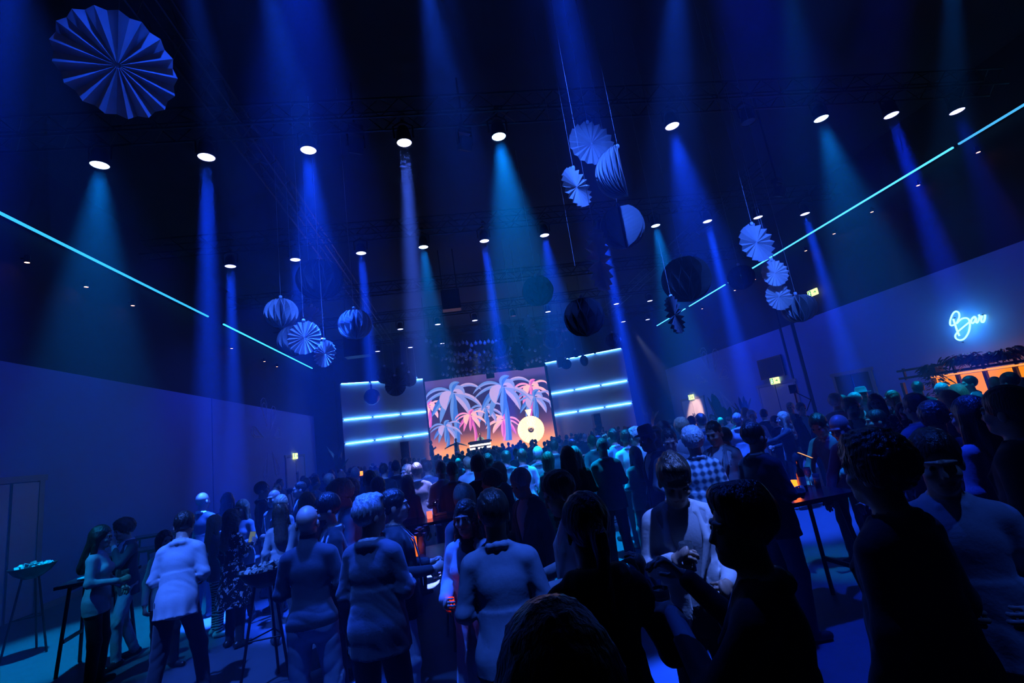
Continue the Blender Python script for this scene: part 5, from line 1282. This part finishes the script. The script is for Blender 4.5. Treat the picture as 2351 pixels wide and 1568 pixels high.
pp(1037, 1062, 7.5, -.3, 'man in a grey suit from behind beside the cyan lit shirt', 'jacket', GRY, LT, hair='short', hc='brown', build=1.1)
pp(1095, 1045, 6.0, .0, 'tall dark-haired man from behind in a black suit in the middle', 'jacket', BLK, LT, hair='short', hc='black', build=1.1)
pp(1141, 1062, 6.7, 2.3, 'fair woman with glasses in a teal lit jacket', 'jacket', MID, WHT, hair='bob', hc='blond', glasses=True, fem=True, arms=('hold', 'down'))
pp(1186, 1082, 4.6, 2.15, 'grey-bearded older man in a blue suit and open white shirt', 'jacket', GRY, WHT, NAVY, hair='short', hc='grey', beard='grey', hp=.35, arms=('down', 'hold'), build=1.08)
pp(1061, 1112, 4.5, .45, 'person with short wavy fair hair in a dark jacket behind the pale coat', 'jacket', GRY, hair='bob', hc='blond')
_, g, _, _ = pp(1066, 1150, 3.7, 2.75, 'woman with long wavy fair hair in a pale loose coat facing the camera', 'coat', LT, BLK, LT, hair='wave', hc='brown', fem=True, arms=('down', 'hold'), lod=0, build=1.05)
candle(g[1] - Vector((0, 0, .03)), 'red glowing glass held by the woman in the pale coat', .028, .06, (1.0, .04, .005), .6, 1.3, 'red')
pp(1126, 1125, 2.8, -.12, 'man from behind in a blue denim shirt with turned-up collar', 'shirt', (.30, .34, .42), (.34, .37, .45), BLK, hair='short', hc='dark', arms=('hold', 'hold'), lod=0, tk='denim', build=1.05)
pp(1126, 1080, 5.4, 1.2, 'dark curly-haired man in a dark jacket behind the denim shirt', 'jacket', BLK, LT, hair='curly', hc='black')
pp(1263, 1091, 3.15, 1.55, 'man in profile in a light blazer looking down beside the hoodie', 'jacket', LT, WHT, NAVY, hair='short', hc='dark', hp=.4, arms=('hold', 'hold'), lod=0)
_, g, W_, T_ = pp(1335, 1137, 2.0, .08, 'person from behind in a black hoodie with swept-back hair, lifting one hand', 'hoodie', BLK, MID, BLK, hair='pony', hc='dark', arms=('down', ((.31, .0, 1.12), (.28, .15, 1.33), (0, .15, 1))), lod=0, build=1.08, collar=False)
hd = g[1]; e = empty('shoulder_strap', hd, 0, 'flat grey strap hanging from the raised hand beside the hoodie', 'strap')
mb = MB()
S_ = [Vector((-.16, .05, -.03)), Vector((-.08, .04, .01)), Vector((0, 0, .03)), Vector((.03, -.12, -.08)), Vector((.06, -.24, -.18)), Vector((.10, -.36, -.32)), Vector((.15, -.42, -.5))]
S_ = smooth_pts(S_, 4); V = []
for q in S_: V += [q + Vector((-.012, 0, -.012)), q + Vector((.012, 0, .012)), q + Vector((.012, .005, .012)), q + Vector((-.012, .005, -.012))]
mb.add(V, [(4 * k + a, 4 * k + (a + 1) % 4, 4 * k + 4 + (a + 1) % 4, 4 * k + 4 + a) for k in range(len(S_) - 1) for a in range(4)]); mb.build('webbing', cloth((.34, .36, .42)), e)
_, g, _, _ = pp(1542, 1053, 2.65, 2.85, 'man in a white blazer and pale shirt looking down at his beer', 'jacket', WHT, LT, BLK, hair='quiff', hc='dark', hp=.55, arms=('hold', 'chest'), lod=0, open_=.08, build=1.05)
beer_glass(g[1] - Vector((0, 0, .07)), 'foaming beer glass held by the man in the white blazer', .036, .14)
_, g, _, _ = pp(1692, 1118, 1.62, .80, 'dark-suited man in profile in the foreground reaching for a glass', 'jacket', BLK, LT, BLK, hair='quiff', hc='black', arms=(((.22, .14, 1.18), (-.07, .34, 1.31), (-.3, .7, .2)), ((.26, .13, 1.20), (.22, .32, 1.39), (-.2, .8, .4))), lod=0, build=1.05, hy=.6)
beer_glass(g[-1] - Vector((0, 0, .07)), 'beer glass held by the dark-suited man in the foreground', .036, .14, .5)
pp(1455, 1026, 7.1, .18, 'woman from behind in a teal lit jacket with long dark hair and pale trousers', 'jacket', LT, bc=(.30, .32, .35), hair='long', hc='dark', fem=True, arms=('hold', 'hold'), stance=.14, build=1.08)
pp(1380, 1006, 7.0, -.2, 'close-cropped man from behind in a grey suit lit green', 'jacket', MID, WHT, hair='buzz', hc='grey', build=1.12, arms=('hold', 'hold'))
pp(1585, 983, 4.9, -.25, 'white-haired man from behind in a checked plaid shirt', 'shirt', (.4, .41, .42), bc=NAVY, hair='curly', hc='white', tk='plaid', build=1.18)
pp(1632, 970, 5.4, 2.15, 'man in a blue blazer with a lanyard badge looking down', 'jacket', MID, WHT, JEANS, hair='buzz', hc='dark', lanyard=True, hp=.25, arms=('down', 'hold'), open_=.12)
pp(1722, 970, 4.3, -1.3, 'heavy man with slicked-back hair in a dark blazer and denim shirt, in profile', 'jacket', BLK, (.20, .23, .32), NAVY, hair='short', hc='black', build=1.1, arms=('hold', 'hold'), open_=.1)
pp(1480, 987, 6.0, 1.6, 'dark-skinned man wearing a flat hat and dark suit, in profile', 'jacket', NAVY, WHT, hair='buzz', hc='black', hat=True, skin=3, hp=.2)
pp(1532, 987, 5.5, 2.75, 'man in a grey-green V-neck with lanyard looking down', 'sweater', MID, WHT, hair='buzz', hc='dark', lanyard=True, hp=.4, arms=('hold', 'hold'))
pp(1503, 978, 6.6, 2.1, 'pale-faced man in a bright white shirt among the middle guests', 'shirt', WHT, WHT, hair='buzz', hc='blond')
pp(1434, 987, 7.9, -.2, 'person from behind in a bright white top', 'shirt', WHT, WHT, hair='short', hc='dark')
pp(1317, 1026, 7.0, -.35, 'woman with very long straight fair hair and a dark dress', 'dress', BLK, hair='long', hc='grey', fem=True, lod=1, arms=('hold', 'hold'))
pp(1300, 1026, 6.4, .2, 'tall silhouette with long black hair beside the long fair hair', 'coat', BLK, hair='long', hc='black', fem=True)
pp(1405, 985, 8.6, .3, 'man in a blue polo shirt holding something orange', 'shirt', (.20, .24, .40), hair='short', hc='black', arms=('hold', 'up'))
pp(1458, 983, 7.8, 1.5, 'white-haired person in profile, brightly lit', 'shirt', WHT, hair='curly', hc='white')
pp(1520, 967, 8.0, .6, 'man raising his arm above the crowd', 'shirt', (.16, .2, .32), hair='short', hc='dark', arms=('down', 'up'))
pp(1196, 1030, 8.2, .1, 'man from behind in a pale lavender shirt', 'shirt', (.5, .48, .6), bc=NAVY, hair='buzz', hc='brown')
pp(1233, 1026, 8.8, -.2, 'white-haired man from behind in a blue jacket', 'jacket', GRY, WHT, hair='short', hc='white', build=1.1)
pp(1257, 1038, 7.4, -.6, 'woman with straight brown hair in a dark top before the blue jacket', 'sweater', NAVY, hair='bob', hc='brown', fem=True)
pp(1690, 948, 9.2, -.9, 'man in a light teal jacket at the table by the wall plants', 'jacket', LT, WHT, hair='buzz', hc='grey', arms=('table', 'table'))
pp(1723, 943, 9.6, 2.6, 'man in a white shirt facing the camera at the wall table', 'shirt', WHT, WHT, hair='quiff', hc='white', arms=('hold', 'hold'))
pp(1795, 946, 8.6, 1.1, 'blond woman in black gesturing with an open hand', 'sweater', BLK, hair='long', hc='blond', fem=True, arms=('reach', 'hold'))
pp(1812, 924, 11.2, 2.2, 'dark-haired man behind the blond woman in black', 'jacket', BLK, LT, hair='short', hc='grey')
pp(1836, 925, 9.8, 2.9, 'man with a centre-lit face in a dark suit beside the camera stand', 'jacket', BLK, LT, hair='short', hc='black')
_, g, _, _ = pp(1868, 953, 5.4, 2.0, 'man in a blue jumper bending over his lit phone', 'sweater', (.16, .18, .28), hair='short', hc='black', lean=.28, hp=.45, arms=('hold', 'table'))
phone(at_y(1848, 1046, 4.9), (.5, .1, .7), 'phone with an orange glowing screen held over the table')
pp(1916, 954, 4.6, 1.85, 'bald man in a dark jumper leaning on the candle table', 'sweater', BLK, WHT, hair='bald', lean=.38, hp=.25, arms=('table', 'table'), glasses=True, build=1.1)
pp(1947, 914, 6.2, 2.9, 'bearded man in a grey blazer and bright T-shirt facing the camera', 'jacket', GRY, WHT, hair='short', hc='dark', beard='dark', arms=('hold', 'hold'), open_=.15, collar=False)
pp(2006, 942, 5.3, 1.2, 'dark-haired man with a pale collar behind the curly silhouette', 'jacket', BLK, LT, hair='short', hc='black')
pp(2006, 905, 6.7, 2.3, 'woman with long dark hair in a glittering top', 'blouse', (.3, .3, .3), tk='sequin', hair='long', hc='black', fem=True, glasses=True)
pp(2044, 898, 8.0, .9, 'red-haired woman lit pink near the bar', 'sweater', BLK, hair='long', hc='red', fem=True)
pp(2094, 905, 4.5, -.1, 'man from behind in a blue jacket before the glowing bar', 'jacket', (.16, .18, .30), LT, hair='short', hc='dark', build=1.1)
pp(2137, 929, 3.8, -.9, 'man with tousled dark hair turned half away', 'jacket', BLK, hair='curly', hc='dark', hp=.2)
pp(2172, 898, 5.6, .2, 'fair person with a teal lit bob before the bar', 'blouse', MID, hair='bob', hc='blond', fem=True)
pp(2217, 913, 3.1, .1, 'woman with straight black hair from behind in a lavender top', 'blouse', (.25, .24, .36), hair='long', hc='black', fem=True, lod=0)
pp(2300, 890, 2.5, .25, 'large man from behind in a dark green jacket at the picture edge', 'jacket', (.045, .055, .055), LT, hair='short', hc='dark', build=1.15, lod=0)
pp(2132, 996, 1.95, 2.45, 'foreground man in an open-collared shirt looking down, face half in red light', 'shirt', (.36, .40, .50), (.40, .44, .55), NAVY, hair='short', hc='black', hp=.2, arms=('hold', 'hold'), lod=0, build=1.08)
pp(1998, 1000, 1.75, .30, 'broad dark silhouette with curly hair from behind in the foreground', 'jacket', (.012, .012, .014), NAVY, BLK, hair='curly', hc='black', lod=0, build=1.2)
pp(1258, 1394, .86, .1, 'dark-haired person right before the camera, only the crown showing', 'coat', BLK, BLK, BLK, hair='wave', hc='black', lod=1, legs=True)
for (u, v, y, yw, lb, kw) in ((2103, 876, 8.6, -.5, 'man with combed-back hair beside the trailing bar plant', dict(top='jacket', tc=BLK, sc=LT, hc='dark')),
    (2222, 864, 8.2, 1.1, 'man with his hand at his head before the orange bar', dict(top='jacket', tc=NAVY, hc='black', arms=('down', 'ear'))),
    (2280, 864, 6.8, -.9, 'bald man in a white shirt in profile before the bar', dict(top='shirt', tc=WHT, hair='bald')),
    (2312, 856, 6.4, .1, 'man in a pale shirt from behind before the bar edge', dict(top='shirt', tc=LT, hc='black')),
    (2346, 868, 7.6, -.2, 'dark-haired man at the bar touching the picture edge', dict(top='jacket', tc=BLK, hc='black')),
    (2192, 884, 6.7, .3, 'person with sleek fair hair waiting at the bar', dict(top='blouse', tc=LT, hc='blond', hair='bob', fem=True)),
    (2158, 880, 7.4, -.4, 'person with short teal lit hair waiting at the bar', dict(top='shirt', tc=LT, hc='grey')),
    (1975, 894, 8.8, 2.6, 'man in a black hat near the red-haired woman', dict(top='jacket', tc=BLK, hat=True)),
    (1958, 902, 8.4, .5, 'light-haired person behind the bearded man', dict(top='shirt', tc=MID, hc='grey')),
    (1914, 906, 8.2, -.8, 'curly light-haired man in a striped suit', dict(top='jacket', tc=MID, sc=WHT, hair='curly', hc='grey')),
    (1930, 908, 9.2, .3, 'dark-haired guest between the striped suit and the bearded man', dict(top='jacket', tc=NAVY)),
    (2068, 925, 6.8, 2.4, 'guest in a sequined dark dress behind the curly silhouette', dict(top='dress', tc=(.2, .2, .2), tk='sequin', hair='long', fem=True)),
    (1776, 955, 10.4, .4, 'dark silhouette beside the gesturing blond woman', dict(top='jacket', tc=BLK)),
    (1751, 940, 11.2, -.3, 'guest in dark clothes before the wall plants', dict(top='jacket', tc=BLK)),
    (1708, 935, 11.6, .2, 'pale shirted guest behind the teal jacket man', dict(top='shirt', tc=MID, hair='bald')),
    (1660, 985, 7.0, .2, 'dark guest behind the lanyard badge man', dict(top='jacket', tc=BLK, hair='curly')),
    (1562, 962, 7.2, -.2, 'guest with bright tousled hair in a pale patterned shirt', dict(top='shirt', tc=LT, hair='curly', hc='blond')),
    (1606, 950, 9.0, .0, 'guest silhouetted against the brightly lit door', dict(top='jacket', tc=NAVY)),
    (1585, 956, 10.3, .1, 'second guest before the brightly lit door', dict(top='shirt', tc=(.15, .18, .3))),
    (1357, 1000, 9.4, .3, 'guest in a dark jacket before the bar-side loudspeaker', dict(top='jacket', tc=NAVY)),
    (1270, 1010, 9.8, -.2, 'guest in navy in the middle of the crowd', dict(top='jacket', tc=NAVY)),
    (1160, 1035, 8.8, .2, 'guest in a dark suit behind the fair woman with glasses', dict(top='jacket', tc=GRY)),
    (1118, 1042, 7.6, -.1, 'guest in a teal lit jacket behind the tall dark man', dict(top='jacket', tc=MID)),
    (1072, 1050, 9.2, .3, 'young person in a pale striped shirt', dict(top='shirt', tc=LT, hc='blond')),
    (980, 1058, 9.4, -.1, 'guest in a blue shirt behind the bottles table', dict(top='shirt', tc=(.16, .2, .34))),
    (955, 1063, 8.3, .2, 'broad guest in a black suit behind the bottles table', dict(top='jacket', tc=BLK, build=1.2)),
    (908, 1058, 10.4, .1, 'guest in a black suit near the stage wing', dict(top='jacket', tc=BLK, build=1.1)),
    (880, 1064, 10.0, -.2, 'shaven guest in dark clothes near the stage wing', dict(top='jacket', tc=BLK, hair='buzz')),
    (815, 1074, 11.0, .1, 'grey-haired guest far back by the stage wing', dict(top='jacket', tc=NAVY, hc='grey')),
    (783, 1082, 10.2, .6, 'balding guest in front of the dark gap beside the wing', dict(top='jacket', tc=NAVY, hair='bald')),
    (755, 1088, 9.6, -.4, 'fair guest in front of the dark gap beside the wing', dict(top='shirt', tc=MID, hc='blond')),
    (722, 1094, 10.8, -.6, 'guest in a bright shirt before the end of the pale wall', dict(top='shirt', tc=LT, hair='buzz')),
    (700, 1098, 9.8, .9, 'dark-haired guest before the double door', dict(top='jacket', tc=BLK, sc=WHT)),
    (688, 1106, 9.0, 2.0, 'man in profile with a lit face before the double door', dict(top='jacket', tc=BLK, hair='buzz', hc='dark'))):
    kw = dict(kw); kw.setdefault('lod', 2 if y > 5.5 else 1); kw.setdefault('hair', 'short')
    pp(u, v, y, yw, lb, **kw)
# performers on the stage
TEALJ = (.20, .42, .38)
pp(1101, 993, 31.4, PI, 'performer in a teal jacket standing behind the music desk', 'jacket', TEALJ, BLK, hair='short', hc='dark', lod=2, zbase=ZS, arms=('table', 'table'))
pp(1046, 1006, 30.9, PI - .3, 'performer in a teal jacket with arms spread on the stage', 'jacket', TEALJ, (.12, .02, .03), hair='bald', lod=2, zbase=ZS, arms=('spread', 'spread'))
pp(988, 1011, 31.0, -1.2, 'dark figure clapping at the edge of the screen', 'jacket', BLK, BLK, hair='short', hc='black', lod=2, zbase=ZS, arms=('chest', 'chest'), skin=3)
# ------------------------------------------------------------------ the packed crowd facing the stage: a few builds, copied with their parts
def crowd_cloth(nm, cols):
    m = mat(nm, (.05, .05, .06), .75, bump=.08, bscale=70); nt = m.node_tree; b = nt.nodes['Principled BSDF']; oi = nt.nodes.new('ShaderNodeObjectInfo'); rp = nt.nodes.new('ShaderNodeValToRGB'); rp.color_ramp.interpolation = 'CONSTANT'
    E = rp.color_ramp.elements
    while len(E) < len(cols): E.new(.5)
    for i, c in enumerate(cols): E[i].position = i / len(cols); E[i].color = (*c, 1)
    nt.links.new(oi.outputs['Random'], rp.inputs[0]); nt.links.new(rp.outputs[0], b.inputs['Base Color']); return m
CC = crowd_cloth('crowd_cloth', [BLK, NAVY, (.02, .02, .025), GRY, (.03, .03, .035), MID, BLK, (.1, .12, .2), LT, (.03, .03, .04)])
placed = [(p_[2][0], p_[2][1]) for p_ in PEOPLE]
crng = random.Random(11)
cand = []
tries = 0
while len(cand) < 215 and tries < 6000:
    tries += 1
    y = 9.5 + 19.6 * crng.random() ** .75
    x = crng.uniform(-6.6, 9.8) if y > 13 else crng.uniform(-3.5, 7.5)
    if y < 15 and (x < -3.0): continue
    if any((x - a) ** 2 + (y - b) ** 2 < (.46 if y > 16 else .62) ** 2 for a, b in placed): continue
    placed.append((x, y)); cand.append((x, y))
def px_of(x, y, z):
    p = np.array([x, y, z - HC]); q = p[0] * _dx + p[1] * _dy + p[2] * _dz
    return CX + FPX * q[0] / q[2], CY + FPX * q[1] / q[2]
KINDS = [('short-haired guest in a jacket in the packed crowd facing the stage', dict(top='jacket', hair='short', hc='dark', arms=('hold', 'hold'))), ('guest with cropped hair in a shirt in the packed crowd facing the stage', dict(top='shirt', hair='buzz', hc='brown')),
         ('guest with long hair in the packed crowd facing the stage', dict(top='blouse', hair='long', hc='brown', fem=True)), ('guest with a bob in the packed crowd facing the stage', dict(top='blouse', hair='bob', hc='dark', fem=True, arms=('hold', 'down'))),
         ('curly-haired guest in the packed crowd facing the stage', dict(top='jacket', hair='curly', hc='dark')), ('bald guest in the packed crowd facing the stage', dict(top='sweater', hair='bald', build=1.1)),
         ('guest with grey hair in the packed crowd facing the stage', dict(top='jacket', hair='short', hc='grey', build=1.1)), ('guest holding a hand up in the packed crowd facing the stage', dict(top='shirt', hair='short', hc='black', arms=('down', 'up')))]
protos = {}
for i, (x, y) in enumerate(cand):
    k = crng.choice([0, 0, 0, 1, 1, 2, 2, 3, 4, 5, 6]) if i > 8 else i % 8
    if i > 8 and crng.random() < .03: k = 7
    hgt = (crng.uniform(1.66, 1.83) if k not in (2, 3) else crng.uniform(1.56, 1.70)) - (.07 if y > 20 else 0)
    yaw = crng.gauss(0, .3) if crng.random() < .85 else crng.uniform(-2, 2)
    if k not in protos:
        u, v = px_of(x, y, 1.76)
        lb, kw = KINDS[k]
        e, *_ = pp(u, v, y, 0.0, lb, lod=2, group='packed crowd before the stage', **kw)
        for ch in e.children:
            if ch.name.startswith(('jacket',)): ch.data.materials[0] = CC
            if ch.name.startswith('body'): ch.data.materials[1] = CC; ch.data.materials[2] = CC
        protos[k] = e
    else: e = copy_tree(protos[k])
    e.location = (x, y, 0); e.rotation_euler = (0, 0, yaw); s_ = hgt / 1.76; e.scale = (s_, s_, s_)
